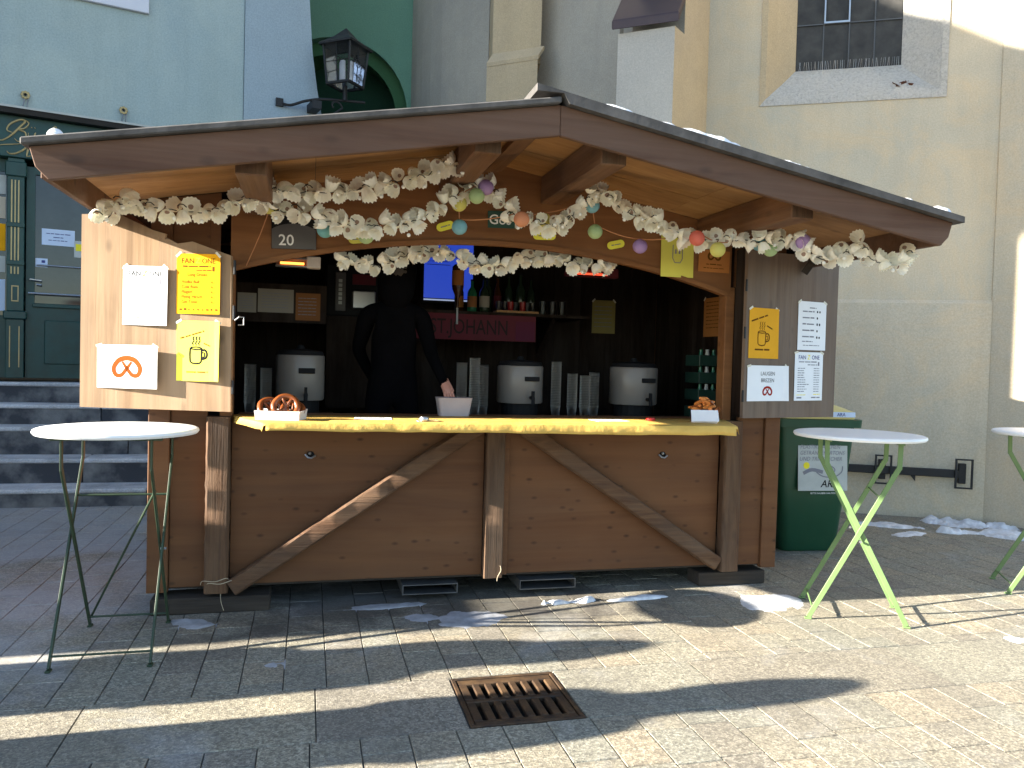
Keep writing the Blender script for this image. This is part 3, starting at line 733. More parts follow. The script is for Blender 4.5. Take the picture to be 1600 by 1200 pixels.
# ---- shop building on the left with steps
sa = math.atan2(0.25, 0.968)
shop = thing('shop_building', 'pale turquoise house with a dark green wooden shopfront up the steps', 'building', (-4.5, 5.0, 0), sa)
prof = [(3.70, -0.1), (3.70, 4.0), (3.60, 4.4), (3.515, 4.75), (3.46, 5.03), (3.39, 5.5), (3.34, 6.16), (3.32, 10)]
mb = MB()
mb.prism([(-4.5, 0.0, 4.02), (2.535, 0.0, 4.02), (2.535, 0.0, 10.0), (-4.5, 0.0, 10.0)], (0, 3.0, 0)); build('wall', mb, M['blue_wall'], shop)
mb = MB()
for i in range(len(prof) - 1):
    (a0, z0), (a1, z1) = prof[i], prof[i + 1]
    mb.add([(2.54, -0.02, z0), (a0, -0.02, z0), (a1, -0.02, z1), (2.54, -0.02, z1), (a0, 2.0, z0), (a1, 2.0, z1)], [(0, 1, 2, 3), (1, 4, 5, 2)])
    mb.add([(2.54, -0.02, z0), (2.54, -0.02, z1), (2.54, 0.05, z1), (2.54, 0.05, z0)], [(0, 1, 2, 3)])
build('corner_pilaster', mb, M['blue_band'], shop)
mb = MB(); mb.box(-4.5, 2.535, 0.30, 0.5, -0.1, 4.02); build('shop_wall', mb, M['shop_black'], shop)
# shopfront woodwork
build('sign_board', MB().box(-4.5, 2.4, -0.09, 0.25, 3.645, 4.10), M['shop_green'], shop, bevel=0.008)
build('cornice', MB().prism([(-4.5, -0.20, 4.10), (-4.5, -0.22, 4.17), (-4.5, 0.0, 4.21), (-4.5, 0.25, 4.10)], (6.9, 0, 0)), M['iron'], shop)
build('cornice_lip', MB().box(-4.5, 2.4, -0.228, -0.208, 4.155, 4.178), M['label_pale'], shop)
def column(x0, x1):
    c = build('column', MB().box(x0, x1, -0.06, 0.16, 1.95, 3.644), M['shop_green'], shop, bevel=0.006)
    build('capital', MB().box(x0 - 0.02, x1 + 0.02, -0.085, -0.061, 3.44, 3.60), M['shop_green'], c, bevel=0.01)
    build('column_base', MB().box(x0 - 0.03, x1 + 0.03, -0.10, 0.16, 1.86, 1.948), M['shop_green'], c, bevel=0.01)
    build('pedestal', MB().box(x0 - 0.005, x1 + 0.005, -0.07, 0.16, 1.20, 1.858), M['shop_green'], c, bevel=0.006)
    w = (x1 - x0) / 5
    for k in (1.1, 2.1, 3.1):
        for z0, z1 in ((2.92, 3.40), (2.50, 2.88), (2.36, 2.44)):
            build('gold_stripe', MB().box(x0 + k * w, x0 + k * w + w * 0.42, -0.068, -0.0605, z0, z1), M['gold'], c)
    for z in (2.88, 2.46): build('ring', MB().box(x0 - 0.005, x1 + 0.005, -0.078, -0.069, z, z + 0.05), M['shop_green'], c, bevel=0.004)
    for k in (0.9, 3.6): build('gold_stripe', MB().box(x0 + k * w, x0 + k * w + w * 0.3, -0.078, -0.0705, 1.32, 1.78), M['gold'], c)
    mb_ = MB()
    for a in ((1.4, 1.7, 2.07, 2.22), (3.2, 3.5, 2.07, 2.22)): mb_.box(x0 + a[0] * w, x0 + a[1] * w, -0.068, -0.0605, a[2], a[3])
    for z in (2.055, 2.22): mb_.box(x0 + 1.4 * w, x0 + 3.5 * w, -0.068, -0.0605, z, z + 0.012)
    build('gold_square', mb_, M['gold'], c)
column(0.035, 0.20); column(1.55, 1.72); column(-1.75, -1.58)
M['door_glass'] = plain('dark_shop_glass', (0.022, 0.026, 0.028), 0.06, var=0.3, spec=0.6)
door = build('door', MB().box(0.215, 0.30, 0.02, 0.10, 1.20, 3.58).box(0.30, 1.45, 0.02, 0.10, 1.20, 2.03).box(0.30, 1.45, 0.02, 0.10, 3.50, 3.58).box(1.45, 1.53, 0.02, 0.10, 1.20, 3.58), M['shop_green'], shop)
build('door_panel', MB().box(0.40, 1.30, 0.002, 0.019, 1.36, 1.86), M['shop_green'], door, bevel=0.008)
build('door_rail', MB().box(0.28, 1.47, -0.012, 0.018, 2.005, 2.05), M['shop_green'], door, bevel=0.006)
build('glass_pane', MB().box(0.301, 1.449, 0.05, 0.065, 2.051, 3.499), M['door_glass'], door)
build('blind', MB().box(0.36, 0.92, 0.10, 0.12, 2.60, 3.49), plain('grey_blind', (0.10, 0.10, 0.095), 0.8), door)
build('push_bar', MB().tube([(0.24, -0.04, 2.158), (1.2, -0.04, 2.158)], 0.012, 8), M['steel'], door, True)
build('push_bar', MB().tube([(0.32, 0.03, 2.485), (1.2, 0.03, 2.485)], 0.010, 8), M['steel'], door, True)
build('door_handle', MB().tube([(0.26, 0.02, 2.315), (0.26, -0.04, 2.315), (0.37, -0.045, 2.305)], 0.011, 8).tube([(0.32, -0.03, 2.26), (0.37, -0.04, 2.255)], 0.010, 8), M['steel'], door, True)
def shop_card(label, x, z, w, h, mat, nm):
    X = Vector((0.968, 0.25, 0)).normalized()
    P = Vector((-4.5, 5.0, 0)) + X * x + Vector((X.y, -X.x, 0)) * (-0.045)
    P.z = z
    return sheet(nm, label, mat, P, X, (0, 0, 1), w, h, cat='notice')
M['card_blue'] = plain('pale_blue_card', (0.52, 0.62, 0.80), 0.5, var=0.05)
nc = shop_card('white printed notice stuck to the dark shop door', 0.53, 2.815, 0.33, 0.185, M['card_blue'], 'door_notice')
greek(nc, [(-0.12, 0.12, 0.035, 0.010), (-0.05, 0.05, -0.005, 0.010), (-0.10, 0.09, -0.04, 0.010)], M['ink_b'])
nc = shop_card('small pale blue sticker in the corner of the shop door', 0.365, 2.515, 0.12, 0.10, M['card_blue'], 'door_sticker')
build('print', MB().rect(0.0, 0.035, 0.0, 0.03, 0.002), M['ink_b'], nc)
nc = shop_card('narrow leaflet on the shop door beside the open stall shutter', 0.735, 2.70, 0.09, 0.19, M['label_pale'], 'door_leaflet')
build('print', MB().rect(-0.03, 0.03, -0.02, 0.06, 0.002), M['ink_y'], nc)
# shop window at the far left with displays
wn_ = build('shop_window', MB().box(-1.55, 0.03, 0.06, 0.10, 1.20, 1.9).box(-1.55, 0.03, 0.06, 0.10, 3.50, 3.64), M['shop_green'], shop)
build('glass_pane', MB().box(-1.55, 0.03, 0.07, 0.08, 1.901, 3.499), M['door_glass'], wn_)
for nm, z0, z1, mt in (('display_card', 3.25, 3.46, 'label_pale'), ('display_card', 2.98, 3.22, 'paper_dim'), ('display_card', 2.62, 2.92, 'paper_g'), ('display_card', 2.38, 2.56, 'label_pale'), ('display_card', 1.95, 2.30, 'card_blue')):
    build(nm, MB().box(-0.42, 0.015, 0.055, 0.068, z0, z1), M[mt], wn_)
# gold script letters on the sign board
def stroke(pts, r0, name='script_letter'):
    pth = smooth_path([(a, -0.098, b) for a, b in pts], 6); n = len(pth)
    return build(name, MB().tube(pth, [r0 * (0.35 + 0.65 * math.sin(math.pi * i / (n - 1))) for i in range(n)], 6), M['gold'], shop, True)
stroke([(-0.10, 3.83), (-0.02, 3.81), (0.07, 3.88), (0.15, 3.98), (0.20, 4.05), (0.15, 4.06), (0.06, 4.00), (0.03, 3.93), (0.08, 3.91)], 0.012)
stroke([(0.10, 4.04), (0.19, 4.065), (0.235, 4.03), (0.19, 3.97), (0.13, 3.955), (0.20, 3.93), (0.205, 3.86), (0.14, 3.82), (0.10, 3.85)], 0.009)
stroke([(0.23, 3.93), (0.24, 3.87), (0.275, 3.87), (0.30, 3.94), (0.29, 3.87), (0.33, 3.86)], 0.008)
stroke([(0.26, 3.99), (0.268, 3.995)], 0.008); stroke([(0.29, 3.99), (0.298, 3.995)], 0.008)
stroke([(0.40, 3.87), (0.46, 3.95), (0.50, 4.03), (0.47, 4.02), (0.43, 3.92), (0.46, 3.86), (0.52, 3.87)], 0.009)
stroke([(-0.08, 3.745), (0.02, 3.77), (0.10, 3.785), (0.17, 3.80)], 0.006)
stroke([(0.03, 3.70), (0.06, 3.675), (0.12, 3.69), (0.19, 3.74), (0.24, 3.80), (0.225, 3.72), (0.22, 3.67), (0.26, 3.68)], 0.011)
# white sign high on the wall, gilt rosette hooks
tag(build('wall_sign', MB().box(-0.6, 1.44, -0.05, -0.002, 5.535, 6.6), plain('white_sign_board', (0.62, 0.64, 0.72), 0.5, var=0.03), None, bevel=0.006, loc=(-4.5, 5.0, 0), rot=(0, 0, sa)), 'white sign board high on the turquoise wall', 'sign')
for x in (0.197, 1.183):
    h_ = thing('rosette_hook', 'gilt rosette hook on the turquoise wall ' + ('above the painted shop name' if x < 0.5 else 'just above the stall roof'), 'hook', (-4.5 + 0.968 * x, 5.0 + 0.25 * x, 4.36), sa, 'rosette hooks above the shop sign')
    mb = MB()
    for k in range(8):
        a = k * math.pi / 4; mb.ball((0.032 * math.cos(a), -0.03, 0.032 * math.sin(a)), 0.017, 8, (1, 0.6, 1))
    build('rosette', mb, M['gold'], h_, True); build('eye', MB().ball((0, -0.045, 0), 0.014, 8), M['iron'], h_, True)
    build('chain', MB().tube([(0.0, -0.02, -0.03), (-0.012, -0.05, -0.09), (-0.02, -0.1, -0.15)], 0.007, 6).tube([(0.03, -0.02, -0.03), (0.02, -0.05, -0.1), (0.02, -0.1, -0.15)], 0.007, 6), M['steel'], h_, True)
# stone steps
stp = thing('stone_steps', 'five worn grey stone steps up to the dark green shop', 'steps', (0, 0, 0))
SY = [3.50, 3.88, 4.25, 4.60, 4.95]; SZ = [0.177, 0.425, 0.712, 0.928, 1.155]; xl, xr = -7.5, -0.6
for i in range(5):
    zb = -0.05 if i == 0 else SZ[i - 1] - 0.05
    yb = SY[i + 1] + 0.05 if i < 4 else 6.6
    xe = [xl, -3.05 - 0.35 * (i % 2) + (0.33 if i == 0 else 0), -1.5, xr]
    for a, b in zip(xe[:-1], xe[1:]):
        st = build('step', MB().box(a + 0.005, b - 0.005, SY[i] + 0.02, yb, zb, SZ[i] - 0.045), M['riser'], stp)
        build('tread', MB().box(a + 0.003, b - 0.003, SY[i], yb, SZ[i] - 0.044, SZ[i]), M['step'], st, bevel=0.012)

# wall lantern on the corner of the shop building
ln = thing('wall_lantern', 'black iron four sided wall lantern with a pyramid roof on scrolled bracket', 'lantern', (-4.5, 5.0, 0), sa)
LX, LY = 3.735, -0.35
zb_, zt_ = 5.03, 5.50
bm_ = MB()
def ring4(h, z): return [(LX + h * a, LY + h * b, z) for a, b in ((-1, -1), (1, -1), (1, 1), (-1, 1))]
rot_l = Matrix.Translation((LX, LY, 0)) @ Matrix.Rotation(R(38), 4, 'Z') @ Matrix.Translation((-LX, -LY, 0))
def lbuild(name, mb_, mat, parent=ln, **k):
    mb_.v = [tuple(rot_l @ Vector(p)) for p in mb_.v]; return build(name, mb_, mat, parent, **k)
a0, a1 = 0.165, 0.205
lbuild('roof', MB().add(ring4(0.245, zt_ + 0.01) + ring4(0.245, zt_ + 0.035) + ring4(0.11, zt_ + 0.14) + [(LX, LY, zt_ + 0.27)],
       [(3, 2, 1, 0)] + [(k, (k + 1) % 4, 4 + (k + 1) % 4, 4 + k) for k in range(4)] + [(4 + k, 4 + (k + 1) % 4, 8 + (k + 1) % 4, 8 + k) for k in range(4)] + [(8 + k, 8 + (k + 1) % 4, 12) for k in range(4)]), M['iron'])
for k, (sx, sy) in enumerate(((-1, -1), (1, -1), (1, 1), (-1, 1))):
    lbuild('corner_bar', MB().bar((LX + sx * a0, LY + sy * a0, zb_), (LX + sx * a1, LY + sy * a1, zt_ + 0.01), 0.022, 0.022), M['iron'])
mb = MB()
for k in range(4):
    p = [Vector(q) for q in ring4(a0, zb_)]; mb.bar(p[k], p[(k + 1) % 4], 0.03, 0.03)
lbuild('base_frame', mb, M['iron'])
M['lan_glass'] = glass('lantern_glass', (0.92, 0.94, 0.97), 0.12)
for k in range(4):
    p = [Vector(q) for q in ring4(a0 - 0.012, zb_ + 0.016)]; q = [Vector(t) for t in ring4(a1 - 0.012, zt_ - 0.002)]
    pn = lbuild('pane', MB().add([p[k], p[(k + 1) % 4], q[(k + 1) % 4], q[k]], [(0, 1, 2, 3)]), M['lan_glass'])
    mid0 = (p[k] + p[(k + 1) % 4]) / 2; mid1 = (q[k] + q[(k + 1) % 4]) / 2; c_ = mid0.lerp(mid1, 0.55); rr = 0.05
    dx = (p[(k + 1) % 4] - p[k]).normalized(); out = (c_ - Vector((LX, LY, c_.z))).normalized() * 0.014
    mb = MB(); mb.tube([mid0 + out, mid1 + out], 0.006, 6); mb.tube([p[k].lerp(q[k], 0.55) + out, p[(k + 1) % 4].lerp(q[(k + 1) % 4], 0.55) + out], 0.006, 6)
    mb.tube([c_ + out + dx * rr * math.cos(t) + Vector((0, 0, rr * math.sin(t))) for t in [i * math.pi / 6 for i in range(13)]], 0.005, 6)
    lbuild('tracery', mb, M['iron'], smooth=True)
lbuild('lamp_tube', MB().lathe([(0.001, zb_ + 0.05), (0.045, zb_ + 0.06), (0.045, zb_ + 0.30), (0.001, zb_ + 0.33)], 12, (LX, LY, 0)), plain('white_lamp_glass', (0.85, 0.86, 0.90), 0.25), smooth=True)
br_ = build('bracket', MB().tube(smooth_path([(2.98, -0.03, 4.77), (3.10, -0.10, 4.74), (3.28, -0.2, 4.80), (3.5, -0.3, 4.83), (4.0, -0.36, 4.86)], 6), 0.018, 8), M['iron'], ln, True)
build('scroll', MB().tube([(LX - 0.13 + (0.10 - 0.012 * i) * math.cos(0.55 * i), LY, 4.74 + (0.10 - 0.012 * i) * math.sin(0.55 * i)) for i in range(8)] , 0.012, 6).tube([(LX - 0.14, LY, 4.35), (LX - 0.2, LY, 4.6), (LX - 0.03, LY, 4.74)], 0.014, 6), M['iron'], ln, True)
build('stem', MB().tube([(LX, LY, 4.84), (LX, LY, 5.03)], 0.03, 8), M['iron'], ln, True)
build('wall_plate', MB().box(2.93, 3.02, -0.06, -0.021, 4.72, 4.82), M['iron'], ln)
build('wall_bracket', MB().box(3.33, 3.45, -0.30, -0.021, 4.70, 4.80), M['iron'], ln)

# ================================================================== MARKET STALL
stall = thing('market_stall', 'brown wooden market stall with gable roof, open shutters and serving counter', 'market stall')
S_ = stall
def zr(x): return 2.812 - 0.1775 * abs(x)          # underside of the roof sheets
ZB, ZC_ = 0.150, 1.140
# lower front
for x0, x1 in ((-1.618, -0.063), (0.103, 1.620)):
    build('front_panel', MB().box(x0, x1, 0.0, 0.022, ZB, ZC_), M['panel'], S_, bevel=0.002)
for x0, x1 in ((-1.96, -1.757), (1.759, 1.965)):
    build('side_front_panel', MB().box(x0, x1, 0.0, 0.022, ZB - 0.005, 2.42), M['panel'], S_, bevel=0.002)
for x0, x1 in ((-2.08, -1.963), (1.968, 2.085)):
    build('corner_board', MB().box(x0, x1, -0.022, 0.03, ZB - 0.03, 2.40), M['panel'], S_, bevel=0.004)
for x0, x1 in ((-1.755, -1.620), (1.622, 1.757)):
    mb = MB(); rough_beam(mb, ((x0 + x1) / 2, -0.042, ZB - 0.03), ((x0 + x1) / 2, -0.042, ZC_ + 0.03), x1 - x0, 0.085, (0, 1, 0), 26, 0.005, 0.012)
    build('post', mb, M['beam_z'], S_, smooth=True)
mb = MB(); rough_beam(mb, (0.0, -0.035, ZB - 0.01), (0.0, -0.035, ZC_), 0.122, 0.07, (0, 1, 0), 12, 0.003, 0.006)
build('post', mb, M['beam_z'], S_, smooth=True)
build('post_strip', MB().box(0.063, 0.101, -0.030, -0.001, ZB, ZC_), M['panel'], S_, bevel=0.003)
for p0, p1 in (((-1.60, -0.046, 0.145), (-0.09, -0.046, 1.138)), ((0.145, -0.046, 1.138), (1.60, -0.046, 0.175))):
    mb = MB(); d = Vector(p1) - Vector(p0); d.normalize()
    rough_beam(mb, p0, Vector(p1), 0.100, 0.085, (0, 1, 0), 34, 0.005, 0.012)
    build('brace', mb, M['beam_x'], S_, smooth=True)
for x, z in ((-1.158, 0.933), (1.192, 0.926)):
    h = build('pull_handle', MB().lathe([(0.024, 0.0), (0.024, 0.004), (0.016, 0.006), (0.001, 0.006)], 14, (x, 0.0, z), axis='Y'), M['black'], S_, True)
    build('ring', MB().tube([(x - 0.030, -0.008, z + 0.004), (x - 0.015, -0.022, z - 0.012), (x + 0.005, -0.026, z - 0.016), (x + 0.030, -0.012, z - 0.002)], 0.006, 8).ball((x - 0.004, -0.012, z + 0.012), 0.010, 8), M['steel'], h, True)
# side, back, floor
for x in (-2.062, 2.062):
    pts = [(x, 0.031, ZB - 0.03), (x, 2.05, ZB - 0.03), (x, 2.05, 2.36), (x, 0.031, 2.36)]
    sg = 0.02 if x < 0 else -0.02
    for k in range(8):
        y0 = 0.031 + k * 0.2525
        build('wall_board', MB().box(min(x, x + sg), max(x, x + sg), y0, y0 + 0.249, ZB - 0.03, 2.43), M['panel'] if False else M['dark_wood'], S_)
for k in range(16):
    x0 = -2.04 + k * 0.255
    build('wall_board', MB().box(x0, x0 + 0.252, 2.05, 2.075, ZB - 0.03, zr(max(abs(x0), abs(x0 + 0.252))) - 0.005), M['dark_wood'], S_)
build('wall_backing', MB().box(-2.068, -2.0635, 0.032, 2.09, ZB - 0.03, 2.43), M['panel'], S_)
build('wall_backing', MB().box(2.0635, 2.068, 0.032, 2.09, ZB - 0.03, 2.43), M['panel'], S_)
build('wall_backing', MB().prism([(-2.06, 2.0765, ZB - 0.03), (2.06, 2.0765, ZB - 0.03), (2.06, 2.0765, zr(2.06) - 0.002), (0, 2.0765, zr(0) - 0.002), (-2.06, 2.0765, zr(2.06) - 0.002)], (0, 0.012, 0)), M['panel'], S_)
build('floor', MB().box(-2.04, 2.04, 0.03, 2.049, ZB - 0.02, 0.36), M['base_wood'], S_)
build('floor_frame', MB().box(-2.03, 2.03, 0.12, 0.20, 0.105, ZB - 0.021).box(-2.03, 2.03, 1.9, 2.0, 0.105, ZB - 0.021), M['base_wood'], S_)
build('base_beam', MB().box(-2.05, -1.38, -0.07, 0.13, 0.0, 0.095), M['base_wood'], S_, bevel=0.006)
build('base_beam', MB().box(1.50, 2.02, 0.0, 0.18, 0.0, 0.095), M['base_wood'], S_, bevel=0.006)
build('base_beam', MB().box(-2.05, 2.02, 1.8, 2.0, 0.0, 0.104), M['base_wood'], S_, bevel=0.006)
for x0, x1 in ((-0.575, -0.22), (0.195, 0.582)):
    mb = MB(); t = 0.006; z0, z1 = 0.040, 0.104
    for a in ((x0, x1, z0, z0 + t), (x0, x1, z1 - t, z1), (x0, x0 + t, z0 + t, z1 - t), (x1 - t, x1, z0 + t, z1 - t)): mb.box(a[0], a[1], -0.02, 1.9, a[2], a[3])
    build('fork_pocket', mb, M['pocket'], S_)
# opening: jambs, arched header
build('jamb', MB().box(1.632, 1.700, -0.004, 0.095, 1.141, 2.10), M['header'], S_, bevel=0.004)
build('jamb', MB().box(-1.690, -1.617, -0.004, 0.095, 1.141, 2.10), M['header'], S_, bevel=0.004)
mb = MB(); n = 40; vs_ = []; fs = []
for i in range(n + 1):
    x = -1.64 + 3.30 * i / n; za = 2.288 - 0.094 * x * x; zt = zr(x) - 0.015
    for y in (-0.012, 0.052): vs_ += [(x, y, za), (x, y, zt)]
for i in range(n):
    a = 4 * i; b = a + 4
    fs += [(a, b, b + 1, a + 1), (a + 2, a + 3, b + 3, b + 2), (a, a + 2, b + 2, b), (a + 1, b + 1, b + 3, a + 3)]
mb.add(vs_, fs); build('header_panel', mb, M['header'], S_)
mb = MB(); vs_ = []; fs = []          # thin lighter lath along the arch edge
for i in range(n + 1):
    x = -1.62 + 3.25 * i / n; za = 2.288 - 0.094 * x * x
    for y in (-0.022, -0.0125): vs_ += [(x, y, za - 0.004), (x, y, za + 0.026)]
for i in range(n):
    a = 4 * i; b = a + 4
    fs += [(a, b, b + 1, a + 1), (a, a + 2, b + 2, b), (a + 1, b + 1, b + 3, a + 3), (a + 2, a + 3, b + 3, b + 2)]
mb.add(vs_, fs); build('arch_lath', mb, M['header'], S_)
# gable wall above the corners
for sg in (-1, 1):
    pts = [(sg * 1.70, 0.004, 2.105), (sg * 1.70, 0.004, zr(1.70) - 0.015), (sg * 2.06, 0.004, zr(2.06) - 0.015), (sg * 2.06, 0.004, 2.105)]
    build('gable_board', MB().prism(pts, (0, 0.0175, 0)), M['panel'], S_)
# roof
YF, YBK = -1.257, 2.35
def slope_panel(x0, x1, y0, y1, dz0, dz1, name, mat, bevel=0.0):
    pts = [(x0, y0, zr(x0) + dz0), (x1, y0, zr(x1) + dz0), (x1, y0, zr(x1) + dz1), (x0, y0, zr(x0) + dz1)]
    return build(name, MB().prism(pts, (0, y1 - y0, 0)), mat, S_, bevel=bevel)
slope_panel(-2.362, -0.006, YF - 0.035, YBK, 0.0, 0.032, 'roof_sheet', M['felt'], 0.006)
pts = [(-0.135, YF - 0.045, 2.812 + 0.1775 * 0.135 + 0.008), (2.375, YF - 0.045, zr(2.375)), (2.375, YF - 0.045, zr(2.375) + 0.034), (-0.135, YF - 0.045, 2.812 + 0.1775 * 0.135 + 0.050)]
pts[0] = (-0.135, YF - 0.045, 2.812 + 0.024 + 0.018); pts[3] = (-0.135, YF - 0.045, 2.812 + 0.024 + 0.054)
pts.insert(1, (0.0, YF - 0.045, 2.855)); pts.insert(2, (0.03, YF - 0.045, zr(0.03)))
build('roof_sheet', MB().prism(pts, (0, YBK - YF + 0.045, 0)), M['felt'], S_)
for sg in (-1, 1):
    x0 = 0.001 * sg
    pts = [(x0, 2.811), (sg * 2.337, zr(2.337) - 0.002), (sg * 2.313, zr(2.337) - 0.085), (sg * 2.262, zr(2.262) - 0.150), (x0, 2.661)]
    build('fascia_board', MB().prism([(a, YF, b) for a, b in pts], (0, 0.03, 0)), M['fascia'], S_, bevel=0.003)
    for k, (a, b) in enumerate(((-1.226, -0.83), (-0.827, -0.44), (-0.437, -0.013), (0.053, 0.72), (0.723, 1.38), (1.383, 2.049))):
        slope_panel(sg * 0.004, sg * 1.16, a, b, -0.014 + 0.002 * (k % 2), -0.001, 'soffit_board', M['soffit'] if b < 0 else M['dark_wood'])  # inner boards switch to the dark wood to paint in interior gloom
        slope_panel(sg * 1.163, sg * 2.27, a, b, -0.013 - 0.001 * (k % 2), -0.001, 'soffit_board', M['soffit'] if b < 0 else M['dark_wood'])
    build('eave_board', MB().box(min(sg * 2.272, sg * 2.30), max(sg * 2.272, sg * 2.30), YF + 0.031, YBK, 2.27, zr(2.30) - 0.002), M['fascia'], S_, bevel=0.003)
    for x in (0.335, 1.455):
        zt = zr(x - 0.07) - 0.016; zl = zr(x + 0.07) - 0.016
        yp = -1.13; mb = MB(); pts = [(sg * (x - 0.07), yp, zt), (sg * (x + 0.07), yp, zl), (sg * (x + 0.07), yp, zt - 0.175), (sg * (x - 0.07), yp, zt - 0.175)]
        mb.prism(pts, (0, -yp - 0.013, 0)); pl_ = build('purlin', mb, M['beam_y'], S_, bevel=0.006)
        build('end_grain', MB().prism([(a + sg * (0.006 if i in (0, 3) else -0.006), yp - 0.003, c - (0.006 if i < 2 else -0.006)) for i, (a, b, c) in enumerate(pts)], (0, 0.0025, 0)), M['beam_z'], pl_)
        build('purlin', MB().prism([(a, 0.055, c) for a, b, c in pts], (0, 1.99, 0)), M['dark_wood'], S_)
slope_panel(-0.12, -0.0005, -1.224, -0.014, -0.05, -0.0155, 'ridge_batten', M['beam_y'])
# counter shelf
build('counter_shelf', MB().prism([(-1.600, 0.30, 1.142), (-1.600, -0.02, 1.142), (-1.395, -0.545, 1.142), (1.415, -0.545, 1.142), (1.630, -0.02, 1.142), (1.630, 0.30, 1.142)], (0, 0, 0.030)), M['header'], S_, bevel=0.003)
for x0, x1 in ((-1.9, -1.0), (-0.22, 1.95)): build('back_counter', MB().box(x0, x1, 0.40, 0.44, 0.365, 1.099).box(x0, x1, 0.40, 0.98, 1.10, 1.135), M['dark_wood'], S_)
# shutters
HL = Vector((-1.612, -0.182, 0)); DL = Vector((-0.86, 0.24, 0)).normalized(); NL = Vector((-DL.y, DL.x, 0)) * -1
HR = Vector((1.690, -0.182, 0)); DR = Vector((0.86, 0.24, 0)).normalized(); NR = Vector((DR.y, -DR.x, 0))
if NL.y > 0: NL = -NL
if NR.y > 0: NR = -NR
def shutter(Hh, D, N, poly, mat, name='shutter'):
    cuts = [0.0, 0.21, 0.43, 0.66, 2.0]; root = link(name, None, S_)
    def clip(poly, a, b):
        def half(p, val, keep):
            out = []
            for i in range(len(p)):
                q, r_ = p[i], p[(i + 1) % len(p)]; fq, fr = keep * (q[0] - val), keep * (r_[0] - val)
                if fq >= 0: out.append(q)
                if fq * fr < 0:
                    t = fq / (fq - fr); out.append((q[0] + (r_[0] - q[0]) * t, q[1] + (r_[1] - q[1]) * t))
            return out
        return half(half(poly, a, 1), b, -1)
    for k in range(4):
        p = clip(poly, cuts[k] + (0.0002 if k else -1), cuts[k + 1] - 0.0002)
        if len(p) < 3: continue
        t = 0.028
        build('board', MB().prism([Hh + D * a + Vector((0, 0, b)) + N * 0.0 for a, b in p], -N * t), mat, root)
    return root
LP = [(0.0, 1.207), (0.884, 1.211), (0.884, 2.325), (0.663, 2.328), (0.474, 2.245), (0.323, 2.168), (0.237, 2.183), (0.01, 2.106)]
sh = shutter(HL, DL, NL, LP, M['shutter'])
p = HL + DL * 0.46; build('stop_block', MB().bar(p + NL * 0.012 + Vector((0, 0, 2.225)), p - DL * 0.075 + NL * 0.012 + Vector((0, 0, 2.205)), 0.02, 0.03), M['shutter'], sh)
for z in (1.35, 1.78, 2.04):
    p = HL - DL * 0.012 + NL * 0.004; build('hinge', MB().tube([p + Vector((0, 0, z - 0.04)), p + Vector((0, 0, z + 0.04))], 0.008, 8), M['iron'], sh, True)
p = HL - DL * 0.02 + NL * 0.01 + Vector((0, 0, 1.735))
build('latch', MB().tube([p, p + Vector((0.025, -0.01, 0.02)), p + Vector((0.05, -0.01, 0.02)), p + Vector((0.05, -0.01, -0.025)), p + Vector((0.02, -0.01, -0.025))], 0.004, 6), M['steel'], sh, True)
RP = [(0.0, 1.198), (0.925, 1.196), (0.925, 2.36), (0.0, 2.34)]
sh = shutter(HR, DR, NR, RP, M['shutter_shade'])
for z in (1.35, 1.78, 2.1):
    p = HR - DR * 0.012 + NR * 0.004; build('hinge', MB().tube([p + Vector((0, 0, z - 0.04)), p + Vector((0, 0, z + 0.04))], 0.008, 8), M['iron'], sh, True)
p = HR + DR * 0.52 + NR * 0.03 + Vector((0, 0, 2.22)); build('shutter_hook', MB().bar(p, p + Vector((0.09, -0.05, 0.16)), 0.035, 0.05), M['base_wood'], sh, bevel=0.004)
build('shutter_frame', MB().box(1.705, 1.735, -0.12, -0.003, 1.20, 2.36), M['dark_wood'], S_)

M['twine'] = plain('pale_twine', (0.45, 0.38, 0.27), 0.9)
for k, (x, z) in enumerate(((-1.69, 0.20), (-1.66, 0.185))):
    build('twine', MB().tube(smooth_path([(x - 0.085, -0.06, z - 0.03), (x - 0.07, -0.09, z), (x, -0.094, z - 0.005), (x + 0.06, -0.09, z + 0.012), (x + 0.075, -0.05, z - 0.01)], 4), 0.0022, 5), M['twine'], S_)
build('twine', MB().tube(smooth_path([(0.045, -0.074, 0.22), (0.05, -0.078, 0.19), (0.03, -0.076, 0.15), (0.028, -0.07, 0.12)], 4), 0.0025, 5), M['twine'], S_)
build('twine', MB().tube(smooth_path([(-1.66, -0.088, 0.12), (-1.655, -0.09, 0.07), (-1.64, -0.09, 0.02)], 4), 0.0018, 5), M['twine'], S_)
# ---- tablecloth on the counter
mb = MB(); nx = 130; prof = [(0.045, 1.1735), (-0.12, 1.1737), (-0.30, 1.1737), (-0.46, 1.1737), (-0.535, 1.1735), (-0.550, 1.170), (-0.556, 1.158), (-0.557, 1.140), (-0.558, 1.122)]
vs_ = []; X0, X1 = -1.612, 1.640
for i in range(nx + 1):
    x = X0 + (X1 - X0) * i / nx
    wv = 0.010 * noise.noise(Vector((x * 4.2, 1, 0))) + 0.006 * noise.noise(Vector((x * 13, 5, 0)))
    hem = 0.010 * noise.noise(Vector((x * 3.1, 9, 0))) + 0.012 * (x / 1.6)
    for k, (y, z) in enumerate(prof):
        t = max(0, (k - 4) / 4)
        zz = z + 0.0025 * noise.noise(Vector((x * 7, y * 9, 3))) + 0.003 - t * t * hem * 0.8
        hw_ = 1 - 0.132 * min(1.0, max(0.0, -y) / 0.55); vs_.append((0.02 + (x - 0.02) * hw_, y - t * wv - 0.004 * t, zz))
